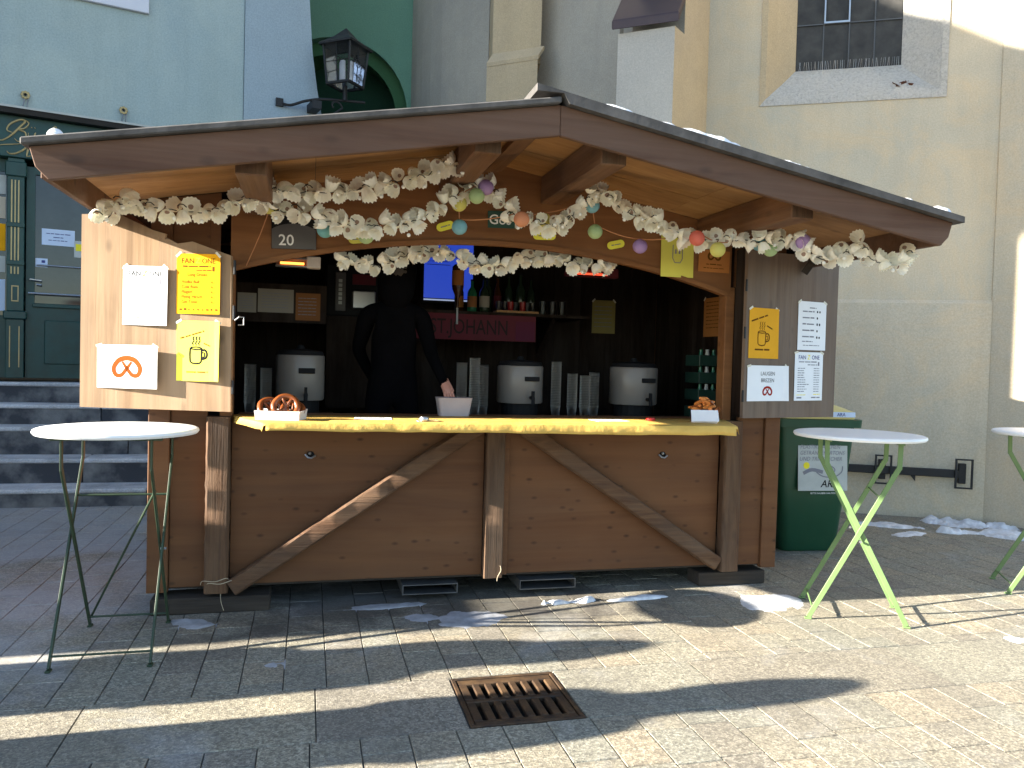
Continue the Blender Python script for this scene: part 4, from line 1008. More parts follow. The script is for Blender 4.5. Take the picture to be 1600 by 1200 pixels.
m_ = len(prof); fs = [(i * m_ + k, (i + 1) * m_ + k, (i + 1) * m_ + k + 1, i * m_ + k + 1) for i in range(nx) for k in range(m_ - 1)]
# ends hang over the shelf
def endflap(i, sg):
    base = [Vector(vs_[i * m_ + k]) for k in range(m_ - 2)]
    a = [p + Vector((sg * 0.012, 0, -0.004)) for p in base]; b = [p + Vector((sg * 0.02, 0, -0.040 - 0.006 * math.sin(3 * j))) for j, p in enumerate(base)]
    k0 = len(vs_); vs_.extend([tuple(p) for p in a + b]); L = len(base)
    for j in range(L - 1):
        fs.append((i * m_ + j, i * m_ + j + 1, k0 + j + 1, k0 + j)); fs.append((k0 + j, k0 + j + 1, k0 + L + j + 1, k0 + L + j))
endflap(0, -1); endflap(nx, 1)
mb.add(vs_, fs)
cl = build('tablecloth', mb, M['cloth'], None, smooth=True)
sm = cl.modifiers.new('thick', 'SOLIDIFY'); sm.thickness = 0.002; sm.offset = 1
tag(cl, 'yellow cloth with a wavy hem covering the stall counter', 'tablecloth')

# ================================================================== POSTERS
def mug(par, cx, cy, s, mat, lw=1.0):
    root = link('mug_drawing', None, par, (cx, cy, 0.0009))
    mb = MB(); w = 0.085 * s * lw
    mb.ribbon([(-0.40 * s, 0.42 * s), (-0.42 * s, 0.0), (-0.40 * s, -0.45 * s), (-0.30 * s, -0.55 * s), (0.0, -0.60 * s), (0.28 * s, -0.55 * s), (0.36 * s, -0.45 * s), (0.38 * s, 0.0), (0.38 * s, 0.42 * s)], w)
    mb.ribbon([(-0.40 * s, 0.42 * s), (-0.3 * s, 0.36 * s), (0.0, 0.33 * s), (0.28 * s, 0.36 * s), (0.38 * s, 0.42 * s), (0.25 * s, 0.48 * s), (0, 0.50 * s), (-0.28 * s, 0.48 * s), (-0.40 * s, 0.42 * s)], w * 0.8, 0.0003)
    build('cup_outline', mb, mat, root)
    mb = MB()
    mb.ribbon(smooth_path([(0.40 * s, 0.28 * s), (0.62 * s, 0.30 * s), (0.76 * s, 0.08 * s), (0.70 * s, -0.20 * s), (0.40 * s, -0.30 * s)], 4), w * 1.2)
    mb.ribbon(smooth_path([(0.42 * s, 0.12 * s), (0.56 * s, 0.12 * s), (0.60 * s, -0.02 * s), (0.55 * s, -0.14 * s), (0.42 * s, -0.16 * s)], 4), w * 0.7, 0.0003)
    build('handle_outline', mb, mat, root)
    for k in (-0.18, 0.03, 0.24):
        mb = MB(); mb.ribbon(smooth_path([(k * s, 0.60 * s), ((k - 0.07) * s, 0.74 * s), ((k + 0.03) * s, 0.90 * s), ((k - 0.03) * s, 1.06 * s), ((k + 0.04) * s, 1.18 * s)], 4), w * 0.7)
        build('steam', mb, mat, root)
PZ = [(-0.35, 0.62), (-0.18, 0.32), (0.03, -0.02), (0.42, -0.58), (0.84, -0.55), (1.0, 0.05), (0.62, 0.74), (0, 0.95), (-0.62, 0.74), (-1.0, 0.05), (-0.84, -0.55), (-0.42, -0.58), (-0.03, -0.02), (0.18, 0.32), (0.35, 0.62)]
def pretzel_print(par, cx, cy, s, mat):
    pth = smooth_path(PZ, 5); n = len(pth)
    mb = MB(); mb.ribbon([(cx + p.x * s, cy + p.y * s * 0.78) for p in [Vector((q.x, q.y)) for q in pth]], [s * (0.16 + 0.2 * math.sin(math.pi * i / (n - 1))) for i in range(n)], 0.0009)
    return build('pretzel_picture', mb, mat, par)
PZ = [(a, b, 0) for a, b in PZ]
def on_left(s_, z, out=0.004): return HL + DL * s_ + NL * out + Vector((0, 0, z))
def on_right(s_, z, out=0.004): return HR + DR * s_ + NR * out + Vector((0, 0, z))
def fanzone(par, w, top, sub, dark='ink_b'):
    y = top
    text('FAN', 0.042, M[dark], par, -w * 0.245, y, bold=0.006, sx=0.98)
    text('Z', 0.046, M['ink_y'], par, 0.0 - 0.003, y, bold=0.006)
    text('ONE', 0.042, M[dark], par, w * 0.235, y, bold=0.006, sx=0.92)
    greek(par, [(-w * 0.36, w * 0.28, y - 0.022, 0.009), (-w * 0.05, w * 0.30, y - 0.042, 0.007)], M[sub])
    build('crest', MB().rect(w * 0.32, w * 0.37, y - 0.045, y - 0.018, 0.0009), M[sub], par)
# left shutter
a = sheet('price_sheet', 'white FANZONE sheet, mostly blank, on the sunlit left shutter', M['paper'], on_left(0.503, 1.864), -DL, (0.012, 0, 1), 0.268, 0.340, R(3.5))
fanzone(a, 0.268, 0.112, 'ink_g', 'ink'); greek(a, [(-0.11, -0.03, -0.128, 0.007)], M['ink_y']); greek(a, [(-0.09, -0.06, -0.152, 0.012), (0.04, 0.10, -0.152, 0.009)], M['ink_g'])
a = sheet('price_sheet', 'golden yellow FANZONE long drinks list on the left shutter', M['paper_g'], on_left(0.195, 1.939), -DL, (0.0, 0, 1), 0.258, 0.345, R(3.0))
fanzone(a, 0.258, 0.118, 'ink_br', 'ink_br')
text('Long Drinks', 0.024, M['ink_br'], a, -0.005, 0.045, bold=0.005)
for k, t in enumerate(('Vodka Bull', 'Cola Rum', 'Flügerl', 'Flying Hirsch', 'Gin Tonic')):
    text(t, 0.024, M['ink_br'], a, -0.098, 0.004 - k * 0.0285, align='LEFT', bold=0.005); text('6,-', 0.022, M['ink_br'], a, 0.098, 0.004 - k * 0.0285, align='RIGHT')
mb = MB()
for k in range(9): x = -0.11 + k * 0.0265; mb.rect(x, x + random.uniform(0.005, 0.016), -0.152, -0.152 + random.uniform(0.006, 0.014), 0.0009)
build('sponsor_marks', mb, M['ink_br'], a)
a = sheet('pretzel_sheet', 'white landscape sheet with a big pretzel picture on the left shutter', M['paper'], on_left(0.595, 1.453), -DL, (-0.006, 0, 1), 0.374, 0.250, R(6.5))
text("Hier gibt's", 0.020, M['ink'], a, -0.155, 0.072, align='LEFT', sx=1.15); pretzel_print(a, 0.0, -0.012, 0.082, M['ink_or'])
a = sheet('mug_sheet', 'bright yellow sheet with a steaming mug drawing on the left shutter', M['paper_y'], on_left(0.188, 1.553), -DL, (-0.005, 0, 1), 0.262, 0.346, R(5.0), curl=0.016)
mug(a, -0.012, -0.02, 0.088, M['ink'], 1.45)
g_ = greek(a, [(-0.075, 0.075, 0, 0.010)], M['ink_br']); g_.location = (-0.035, 0.090, 0); g_.rotation_euler = (0, 0, R(17))
g_ = greek(a, [(-0.045, 0.045, 0, 0.009)], M['ink_br']); g_.location = (0.075, 0.025, 0); g_.rotation_euler = (0, 0, R(-22))
greek(a, [(-0.07, 0.06, -0.125, 0.010)], M['ink_br'])
# right shutter
a = sheet('mug_sheet', 'orange sheet with a steaming mug drawing on the right shutter', M['paper_o'], on_right(0.165, 1.782), DR, (-0.004, 0, 1), 0.277, 0.346, 0.01, curl=0.01)
mug(a, -0.015, -0.03, 0.092, M['ink_br'])
g_ = greek(a, [(-0.08, 0.08, 0, 0.011)], M['ink_br']); g_.location = (-0.04, 0.098, 0); g_.rotation_euler = (0, 0, R(17))
g_ = greek(a, [(-0.05, 0.05, 0, 0.010)], M['ink_br']); g_.location = (0.075, 0.030, 0); g_.rotation_euler = (0, 0, R(-22))
greek(a, [(-0.08, 0.06, -0.118, 0.012)], M['ink_br'])
a = sheet('price_sheet', 'white drinks price list at the outer top of the right shutter', M['paper'], on_right(0.650, 1.854), DR, (-0.012, 0, 1), 0.288, 0.347, 0.02)
greek(a, [(-0.03, 0.04, 0.125, 0.008)] + [(-0.10, 0.02, 0.098 - k * 0.045, 0.011) for k in range(5)] + [(-0.10, 0.01, -0.115, 0.008), (-0.09, 0.08, -0.142, 0.006)], M['ink_g'])
greek(a, [(0.045, 0.058, 0.095 - k * 0.046, 0.018) for k in range(5)] + [(0.07, 0.083, 0.095 - k * 0.046, 0.018) for k in range(0, 5, 2)], M['ink'])
a = sheet('price_sheet', 'white FANZONE price list below the drinks list on the right shutter', M['paper'], on_right(0.634, 1.492), DR, (-0.018, 0, 1), 0.290, 0.348, 0.02)
fanzone(a, 0.29, 0.122, 'ink_g')
greek(a, [(-0.115, random.uniform(-0.06, 0.02), 0.055 - k * 0.0165, 0.006) for k in range(11)] + [(0.05, 0.11, 0.055 - k * 0.0165, 0.005) for k in range(11)], M['ink_g'])
greek(a, [(-0.12, -0.03, -0.135, 0.006), (0.05, 0.12, -0.132, 0.007)], M['ink_y']); greek(a, [(-0.12, -0.07, -0.158, 0.012), (0.03, 0.12, -0.156, 0.010)], M['ink_g'])
a = sheet('pretzel_sheet', 'white LAUGEN BREZEN sheet with a small pretzel on the right shutter', M['paper'], on_right(0.220, 1.438), DR, (-0.01, 0, 1), 0.388, 0.246, 0.01, curl=0.02)
text('LAUGEN', 0.038, M['ink'], a, 0.0, 0.055, sx=0.95); text('BREZEN', 0.038, M['ink'], a, 0.0, 0.008, sx=0.95); pretzel_print(a, 0.0, -0.058, 0.042, M['ink_red'])
# header sheets
HX = (1, 0, 0); HZ = (0, 0, 1)
a = sheet('number_sign', 'black sign with the number 20 on the stall header', M['black'], (-1.280, -0.0235, 2.285), (1, 0, 0.05), HZ, 0.262, 0.20, cat='sign')
mb = MB(); nn = 24; mb.add([(-0.129, -0.099, 0.002), (0.129, -0.099, 0.002)] + [(0.129 - 0.258 * k / nn, -0.099 + 0.152 * math.sqrt(max(0, 1 - ((0.03 + 0.099 - 0.258 * k / nn) / 0.20) ** 2)), 0.002) for k in range(nn + 1)], [tuple(range(nn + 3))])
build('grey_disc', mb, M['dgrey'], a); text('20', 0.092, M['ink_w'], a, -0.045, -0.078, 0.004, bold=0.008)
a = sheet('brewery_sign', 'small dark green brewery sign half hidden by the garland', M['green_sign'], (0.03, -0.0235, 2.452), (1, 0, 0.05), HZ, 0.23, 0.108, cat='sign'); text('Gös', 0.088, M['ink_w'], a, -0.105, -0.03, 0.003, 'LEFT', bold=0.008)
a = sheet('paper_sheet', 'pale yellow sheet with a faint glass drawing on the header', M['paper_py'], (1.243, -0.0235, 2.305), (1, 0, -0.04), (-0.06, 0, 1), 0.248, 0.315)
mb = MB(); mb.ribbon([(-0.035, 0.06), (-0.037, -0.03), (-0.02, -0.06), (0.02, -0.06), (0.037, -0.03), (0.035, 0.06)], 0.006, 0.003); mb.rect(-0.02, -0.008, 0.0, 0.03, 0.003); mb.rect(0.008, 0.02, 0.0, 0.03, 0.003); build('glass_drawing', mb, M['ink_g'], a)
a = sheet('paper_sheet', 'brown orange sheet with a pretzel print at the right end of header', M['paper_br'], (1.521, -0.0235, 2.270), (1, 0, -0.02), HZ, 0.238, 0.15)
pretzel_print(a, 0.0, 0.035, 0.045, M['ink_br']); greek(a, [(-0.06, 0.06, -0.025, 0.008), (-0.08, 0.08, -0.05, 0.006)], M['ink_br'])
for x, z, r_, lb, w in ((-0.36, 2.385, 19, 'yellow oval tag beside the blue lantern on the header', 0.115), (-0.905, 2.268, 8, 'yellow oval tag under the garland near the number sign', 0.105), (0.294, 2.366, 2, 'yellow oval tag at the middle of the arch', 0.155), (0.792, 2.340, 14, 'yellow oval tag left of the purple lantern on the header', 0.125)):
    mb = MB(); h = 0.052; pts = []
    for sx, a0 in ((1, -90), (-1, 90)):
        for k in range(7): an = R(a0 + 30 * k); pts.append((sx * (w / 2 - h / 2) + h / 2 * math.cos(an), h / 2 * math.sin(an), 0))
    mb.prism(pts, (0, 0, 0.003))
    o = build('oval_tag', mb, M['paper_y'] if w > 0.11 else M['paper_py'], None, loc=(x, -0.0235, z), rot=(R(90), 0, 0))
    o.matrix_world = Matrix.Translation((x, -0.026, z)) @ Matrix.Rotation(R(90), 4, 'X') @ Matrix.Rotation(R(r_), 4, 'Z')
    tag(o, lb, 'tag', 'yellow tags on the header'); greek(o, [(-w * 0.27, w * 0.27, -0.004, 0.007)], M['ink_g'], z=0.005)

# ================================================================== GARLANDS
def flower_mesh(n, r_, depth, twist, nm):
    mb = MB(); vs_ = []; N = 2 * n
    for (rr, z, zz, dz) in ((0.30, 0.0, 0.0, 0), (0.56, 0.10, 0.01, 0), (0.80, 0.38, 0.025, 0), (0.94, 0.72, 0.03, 0.02), (1.04, 1.0, 0.035, 0.075)):
        for k in range(N):
            a = 2 * math.pi * k / N; o_ = 1 if k % 2 else -1; q = rr * (1 + zz * o_) * (1 + 0.05 * math.sin(3 * a + n))
            vs_.append((r_ * q * math.cos(a), r_ * q * math.sin(a), depth * (z + dz * o_ + 0.06 * z * math.sin(2 * a + n))))
    fs = [(i * N + k, i * N + (k + 1) % N, (i + 1) * N + (k + 1) % N, (i + 1) * N + k) for i in range(4) for k in range(N)] + [tuple(range(N))]
    mb.add(vs_, fs)
    me = bpy.data.meshes.new(nm); me.from_pydata(mb.v, [], mb.f); me.materials.append(M['petal']); me.materials.append(M['core'])
    for i, p in enumerate(me.polygons):
        p.use_smooth = False
        if i == len(fs) - 1: p.material_index = 1
    return me
M['core'] = plain('brownish_flower_core', (0.30, 0.19, 0.14), 0.6, var=0.2)
FL = [flower_mesh(13, 0.043, 0.060, 0, 'flower'), flower_mesh(12, 0.039, 0.066, 0, 'flower'), flower_mesh(14, 0.047, 0.052, 0, 'flower'), flower_mesh(12, 0.038, 0.062, 0, 'flower')]
BULB = MB().ball((0, 0, 0), 0.0115, 10).mesh('bulb', plain('white_led_bulb', (0.80, 0.79, 0.74), 0.3, var=0.05), True)
def garland(label, pts, spacing, spread, seed, grp='cream flower garlands on the stall'):
    rg = random.Random(seed)
    pth = smooth_path(pts, 8); L = [0]
    for a, b in zip(pth[:-1], pth[1:]): L.append(L[-1] + (b - a).length)
    def at(s_):
        for i in range(len(L) - 1):
            if L[i + 1] >= s_: t = (s_ - L[i]) / max(1e-6, L[i + 1] - L[i]); return pth[i].lerp(pth[i + 1], t), (pth[i + 1] - pth[i]).normalized()
        return pth[-1], (pth[-1] - pth[-2]).normalized()
    root = thing('flower_garland', label, 'garland', tuple(pth[0]), 0, grp); o0 = pth[0]
    wp = [p - o0 + Vector((rg.uniform(-1, 1), rg.uniform(-1, 1), rg.uniform(-1, 1))) * 0.007 for p in pth]
    build('wire', MB().tube(wp, 0.0028, 5), M['wire'], root)
    s_ = 0.0; k = 0
    while s_ < L[-1]:
        c, d = at(s_)
        side = d.cross(Vector((0, -1, 0))).normalized()
        off = side * (spread * (1 if k % 2 else -1) * rg.uniform(0.25, 1.0)) + Vector((0, -rg.uniform(-0.02, 0.035), 0))
        face = (Vector((0, -1, 0)) * rg.uniform(0.2, 1.0) + side * (1 if k % 2 else -1) * rg.uniform(0.0, 0.8) + Vector((rg.uniform(-0.75, 0.75), 0, rg.uniform(-0.9, 0.25)))).normalized()
        q = face.to_track_quat('Z', 'Y')
        o = link('flower', rg.choice(FL), root, c - o0 + off - face * 0.03)
        o.rotation_mode = 'QUATERNION'; o.rotation_quaternion = q @ Matrix.Rotation(rg.uniform(0, 6), 3, 'Z').to_quaternion()
        sc = rg.uniform(0.86, 1.08); o.scale = (sc, sc, sc * rg.uniform(0.85, 1.15))
        if k % 3 == 0:
            b = link('bulb', BULB, root, c - o0 + side * rg.uniform(-0.6, 0.6) * spread * 1.3 + Vector((rg.uniform(-0.02, 0.02), -0.035, rg.uniform(-0.05, 0.0))))
        if k % 4 == 1:
            p0 = c - o0 + Vector((-0.022, -0.045, rg.uniform(-0.02, 0.02))); build('loop_wire', MB().tube([p0, p0 + Vector((0.012, -0.006, 0.010)), p0 + Vector((0.03, -0.006, 0.008)), p0 + Vector((0.045, 0, -0.004))], 0.003, 5), M['wire'], root)
        s_ += spacing * rg.uniform(0.8, 1.2); k += 1
    return root
G1 = [(-2.215, -0.64, 2.262), (-2.188, -0.62, 2.199), (-2.119, -0.58, 2.299), (-2.004, -0.55, 2.286), (-1.822, -0.52, 2.285), (-1.665, -0.5, 2.305), (-1.553, -0.5, 2.369), (-1.406, -0.5, 2.425), (-1.238, -0.5, 2.438), (-1.033, -0.5, 2.454), (-0.859, -0.5, 2.496), (-0.688, -0.55, 2.531), (-0.517, -0.6, 2.588), (-0.43, -0.65, 2.63), (-0.322, -0.7, 2.655)]
G2 = [(-1.461, -0.4, 2.40), (-1.358, -0.4, 2.345), (-1.238, -0.4, 2.350), (-1.132, -0.4, 2.308), (-0.991, -0.4, 2.296), (-0.848, -0.4, 2.299), (-0.702, -0.4, 2.309), (-0.574, -0.4, 2.354), (-0.445, -0.4, 2.438), (-0.352, -0.4, 2.515), (-0.259, -0.4, 2.58), (-0.162, -0.4, 2.570), (-0.081, -0.4, 2.48), (-0.02, -0.4, 2.405), (0.1, -0.4, 2.378), (0.22, -0.4, 2.375), (0.341, -0.4, 2.40)]
G2b = [(0.300, -0.42, 2.38), (0.383, -0.45, 2.478), (0.444, -0.5, 2.570), (0.526, -0.5, 2.556), (0.631, -0.5, 2.488), (0.757, -0.55, 2.419), (0.905, -0.55, 2.394), (0.989, -0.6, 2.310), (1.138, -0.6, 2.313), (1.325, -0.65, 2.318), (1.513, -0.7, 2.312), (1.655, -0.75, 2.335)]
G2c = [(1.655, -0.75, 2.335), (1.722, -0.8, 2.257), (1.812, -0.85, 2.205), (1.884, -0.9, 2.232), (1.954, -0.92, 2.302), (1.999, -0.95, 2.244), (2.089, -0.98, 2.188), (2.184, -1.0, 2.190), (2.258, -1.02, 2.268)]
G3 = [(-1.007, 0.075, 2.158), (-0.888, 0.085, 2.131), (-0.729, 0.085, 2.14), (-0.608, 0.085, 2.195), (-0.486, 0.085, 2.235), (-0.32, 0.085, 2.228), (-0.193, 0.085, 2.178), (-0.021, 0.085, 2.167), (0.108, 0.085, 2.187), (0.238, 0.085, 2.232), (0.371, 0.085, 2.245), (0.506, 0.085, 2.222), (0.689, 0.085, 2.200), (0.82, 0.075, 2.215)]
garland('upper left flower garland from the left eave to the roof ridge', G1, 0.040, 0.034, 11)
garland('long drooping flower garland from the number sign to the arch middle', G2, 0.040, 0.036, 12)
garland('flower garland with a high loop under the right roof slope', G2b, 0.041, 0.034, 13)
garland('swagged flower garland at the right eave corner', G2c, 0.039, 0.036, 14)
garland('lower flower garland hanging inside the serving opening', G3, 0.042, 0.032, 15)
# paper lantern string
lsr = thing('lantern_string', 'string of small coloured paper lantern balls along the stall header', 'lantern string', (0, 0, 0))
LB = [('y', -1.414, -0.3, 2.384), ('t', -1.102, -0.3, 2.270), ('m', -0.869, -0.3, 2.250), ('p', -0.19, -0.43, 2.560), ('m', -0.244, -0.43, 2.505), ('y', -0.333, -0.35, 2.468), ('b', -0.318, -0.3, 2.339), ('c', 0.026, -0.45, 2.385), ('y', 0.208, -0.3, 2.415), ('b', 0.476, -0.42, 2.505), ('m', 0.544, -0.3, 2.369), ('p', 0.849, -0.3, 2.296), ('r', 1.060, -0.66, 2.310), ('y', 1.200, -0.66, 2.250), ('b', 1.50, -0.62, 2.312), ('m', 1.555, -0.66, 2.275), ('p', 1.690, -0.80, 2.310)]
LBM = {}
for c_, x, y, z in LB:
    if c_ not in LBM: LBM[c_] = MB().ball((0, 0, 0), 0.047, 18, (1, 1, 0.97)).mesh('lantern_ball', M['lan_' + c_], True)
    o = link('lantern_ball', LBM[c_], lsr, (x, y, z), (random.uniform(-0.3, 0.3), random.uniform(-0.3, 0.3), 0))
pth = []
for i in range(len(LB) - 1):
    a = Vector(LB[i][1:]) + Vector((0, 0, 0.047)); b = Vector(LB[i + 1][1:]) + Vector((0, 0, 0.047))
    for k in range(8):
        t = k / 8; pth.append(a.lerp(b, t) + Vector((0, 0.01, -0.10 * (b - a).length * 4 * t * (1 - t) * 0.5)))
build('cord', MB().tube(pth, 0.0035, 5), M['cord'], lsr)
build('cord', MB().tube(smooth_path([(-1.42, -0.2, 2.37), (-1.47, -0.1, 2.25), (-1.55, -0.03, 2.07)], 5), 0.003, 5), M['cord'], lsr)

# ================================================================== THINGS ON THE COUNTER
CZ = 1.1765
def tray(name, label, loc, w, d, h, rz, flare=0.012, mat='carton'):
    t = thing(name, label, 'tray', loc, rz)
    build('bottom', MB().box(-w / 2, w / 2, -d / 2, d / 2, 0.0, 0.003), M[mat], t)
    for sg in (-1, 1):
        build('side', MB().prism([(-w / 2, sg * d / 2, 0.0035), (w / 2, sg * d / 2, 0.0035), (w / 2 + flare * 0.3, sg * (d / 2 + flare), h * (1.08 if sg > 0 else 1)), (0, sg * (d / 2 + flare), h * 0.97), (-w / 2 - flare * 0.3, sg * (d / 2 + flare), h)], (0, -sg * 0.003, 0)), M[mat], t)
        build('side', MB().prism([(sg * w / 2, -d / 2, 0.0035), (sg * w / 2, d / 2, 0.0035), (sg * (w / 2 + flare * 0.3), d / 2, h), (sg * (w / 2 + flare * 0.3), -d / 2, h * 0.95)], (-sg * 0.003, 0, 0)), M[mat], t)
    return t
def pretzel3d(label, loc, rot, s):
    pth = smooth_path(PZ, 6); n = len(pth); P = []; rr = []
    for i, p in enumerate(pth):
        t = i / (n - 1); P.append((p.x * s, p.y * s, s * 0.16 * math.cos(math.pi * 6 * t) * (1 if t < 0.2 or t > 0.8 else 0.2))); rr.append(s * (0.12 + 0.16 * math.sin(math.pi * t)))
    return tag(build('pretzel', MB().tube(P, rr, 10), M['pretzel'], None, True, loc=loc, rot=rot), label, 'pretzel', 'pretzels in the left tray')
tray('carton_tray', 'white carton tray with shiny pretzels at the left end of the counter', (-1.325, -0.33, CZ), 0.245, 0.16, 0.055, R(-14))
pretzel3d('shiny pretzel standing in front in the white carton tray', (-1.300, -0.34, CZ + 0.075), (R(62), R(8), R(-5)), 0.066)
pretzel3d('dark pretzel leaning at the left back of the carton tray', (-1.385, -0.30, CZ + 0.062), (R(50), R(-15), R(30)), 0.062)
pretzel3d('pretzel lying low at the right of the carton tray', (-1.262, -0.31, CZ + 0.055), (R(35), R(20), R(-30)), 0.058)
bx = tray('snack_box', 'open white box heaped with orange pretzel snacks at the right end of counter', (1.345, -0.30, CZ), 0.16, 0.15, 0.075, R(-32), 0.004)
build('lid_flap', MB().prism([(-0.085, -0.080, 0.082), (0.085, -0.080, 0.086), (0.098, -0.135, 0.020), (-0.072, -0.135, 0.012)], (0.0, 0.003, 0.002)), M['paper'], bx)
build('red_side', MB().prism([(-0.084, -0.07, 0.01), (-0.084, 0.07, 0.01), (-0.085, 0.07, 0.07), (-0.085, -0.07, 0.07)], (-0.002, 0, 0)), M['banner'], bx)
hp = thing('snack_heap', 'heap of small orange brown pretzel sticks in the white box', 'snacks', (1.345, -0.30, CZ + 0.05), 0)
for k in range(70):
    a = random.uniform(0, 6.28); r_ = abs(random.gauss(0, 0.042)); r_ = min(r_, 0.080); z = 0.095 * (1 - (r_ / 0.095) ** 2) * random.uniform(0.35, 1.0) + 0.012
    d = Vector((random.uniform(-1, 1), random.uniform(-1, 1), random.uniform(-0.6, 0.6))).normalized() * random.uniform(0.018, 0.032)
    c = Vector((r_ * math.cos(a), r_ * math.sin(a), z)); q = Vector((-d.y, d.x, 0.01)) * 0.7
    build('snack', MB().tube([c - d, c - d * 0.3 + q * 0.6, c + d * 0.4 + q * 0.5, c + d], [0.007, 0.010, 0.010, 0.007], 6), random.choice([M['crisps'], M['crisps'], M['pretzel']]), hp, True)
def flat_menu(label, x, y, w, d, rz):
    o = tag(build('laminated_menu', MB().box(-w / 2, w / 2, -d / 2, d / 2, 0, 0.002), M['paper'], None, loc=(x, y, CZ + 0.003), rot=(0, 0, rz)), label, 'menu', 'menus lying on the counter')
    greek(o, [(-w * 0.38, w * 0.3, d * 0.3 - k * d * 0.12, 0.008) for k in range(6)], M['ink_g'], z=0.0035); return o
flat_menu('laminated menu lying on the left half of the counter', -0.80, -0.24, 0.22, 0.15, R(-4)); flat_menu('laminated menu lying on the right half of the counter', 0.70, -0.24, 0.22, 0.15, R(5))
ky = thing('key_bunch', 'small bunch of keys with a silver fob lying on the counter', 'keys', (-0.50, -0.42, CZ + 0.003), R(-10))
build('ring', MB().tube([(-0.045 + 0.018 * math.cos(t), 0.018 * math.sin(t), 0.006 + 0.006 * math.sin(t)) for t in [i * math.pi / 8 for i in range(17)]], 0.002, 6), M['steel'], ky, True)
build('fob', MB().lathe([(0.001, 0.0), (0.026, 0.002), (0.029, 0.015), (0.024, 0.026), (0.001, 0.028)], 14, (-0.02, 0.0, 0.0)), M['steel'], ky, True)
for k, rz in enumerate((0.2, -0.25, 0.7)):
    kk = build('key', MB().box(0.0, 0.055, -0.003, 0.003, 0.002 + 0.003 * k, 0.0045 + 0.003 * k).lathe([(0.001, 0.002 + 0.003 * k), (0.012, 0.002 + 0.003 * k), (0.012, 0.0045 + 0.003 * k), (0.001, 0.0045 + 0.003 * k)], 10, (0.065, 0, 0)), M['gold'] if k == 1 else M['steel'], ky); kk.rotation_euler = (0, 0, rz)
rc = tag(build('red_lid', MB().lathe([(0.001, 0), (0.030, 0.0), (0.032, 0.008), (0.028, 0.018), (0.001, 0.020)], 16), M['red'], None, True, loc=(1.005, -0.20, CZ + 0.003)), 'small red plastic lid beside the snack box', 'lid')

# ================================================================== INSIDE THE STALL
def urn(label, x, z0, r_, h):
    y = 0.72
    u = thing('drink_urn', label, 'urn', (x, y, z0), 0, 'white urns on the back counter')
    build('body', MB().lathe([(r_ * 0.96, 0.0), (r_, 0.01), (r_, h - 0.01), (r_ * 0.97, h)], 32), M['urn'], u, True)
    build('lid', MB().lathe([(r_ * 0.98, h + 0.001), (r_ * 0.9, h + 0.03), (0.03, h + 0.045), (0.02, h + 0.07), (0.001, h + 0.072)], 24), M['black'], u, True)
    build('display', MB().box(-0.01, 0.10, -r_ - 0.012, -r_ + 0.03, h * 0.60, h * 0.72), M['black'], u, bevel=0.003)
    build('tap', MB().tube([(0.04, -r_ + 0.01, 0.045), (0.04, -r_ - 0.06, 0.045), (0.04, -r_ - 0.06, 0.0)], 0.014, 8).box(0.03, 0.05, -r_ - 0.065, -r_ - 0.045, 0.05, 0.095), M['black'], u, True)
    build('foot_ring', MB().lathe([(r_ * 0.8, -0.098), (r_ * 0.8, -0.001)], 20), M['black'], u)
urn('white urn left, behind the pretzel tray', -1.235, 1.235, 0.165, 0.31); urn('white urn in the middle, behind the counter', 0.355, 1.235, 0.172, 0.275); urn('white urn at the right, behind the snack box', 1.265, 1.235, 0.185, 0.285)
def cupstack(label, x, y, n, z0=1.136):
    c = thing('cup_stack', label, 'cup stack', (x, y, z0), 0, 'stacks of clear plastic cups')
    prof = [(0.028, 0.0)]
    for k in range(n): zz = 0.08 + k * 0.012; prof += [(0.036, zz), (0.040, zz + 0.004), (0.036, zz + 0.008)]
    build('cups', MB().lathe(prof, 14), M['plastic_cup'], c, True)
for lb, x, y, n in (('stack of clear cups at the left jamb', -1.56, 0.60, 22), ('second stack of clear cups at the left jamb', -1.46, 0.66, 20), ('tall cup stack nearest the grey container', -0.13, 0.50, 26), ('tall cup stack left of the middle urn', -0.045, 0.46, 29), ('cup stack close beside the middle urn', 0.03, 0.52, 25), ('tall cup stack right of the middle urn', 0.60, 0.60, 28), ('shorter cup stack between the two right urns', 0.70, 0.52, 21), ('second short cup stack between the two right urns', 0.79, 0.50, 20), ('cup stack close left of the right urn', 0.88, 0.55, 22)):
    cupstack(lb, x, y, n)
gb = thing('grey_container', 'grey plastic container with a folded rim on the counter by the vendor', 'container', (-0.255, 0.10, CZ))
build('tub', MB().loft([(0.0, 0.095, 0.06, 0.02, 0, 0), (0.10, 0.11, 0.07, 0.02, 0, 0), (0.12, 0.115, 0.075, 0.02, 0, 0)]), plain('grey_tub_plastic', (0.36, 0.32, 0.33), 0.6), gb, True)
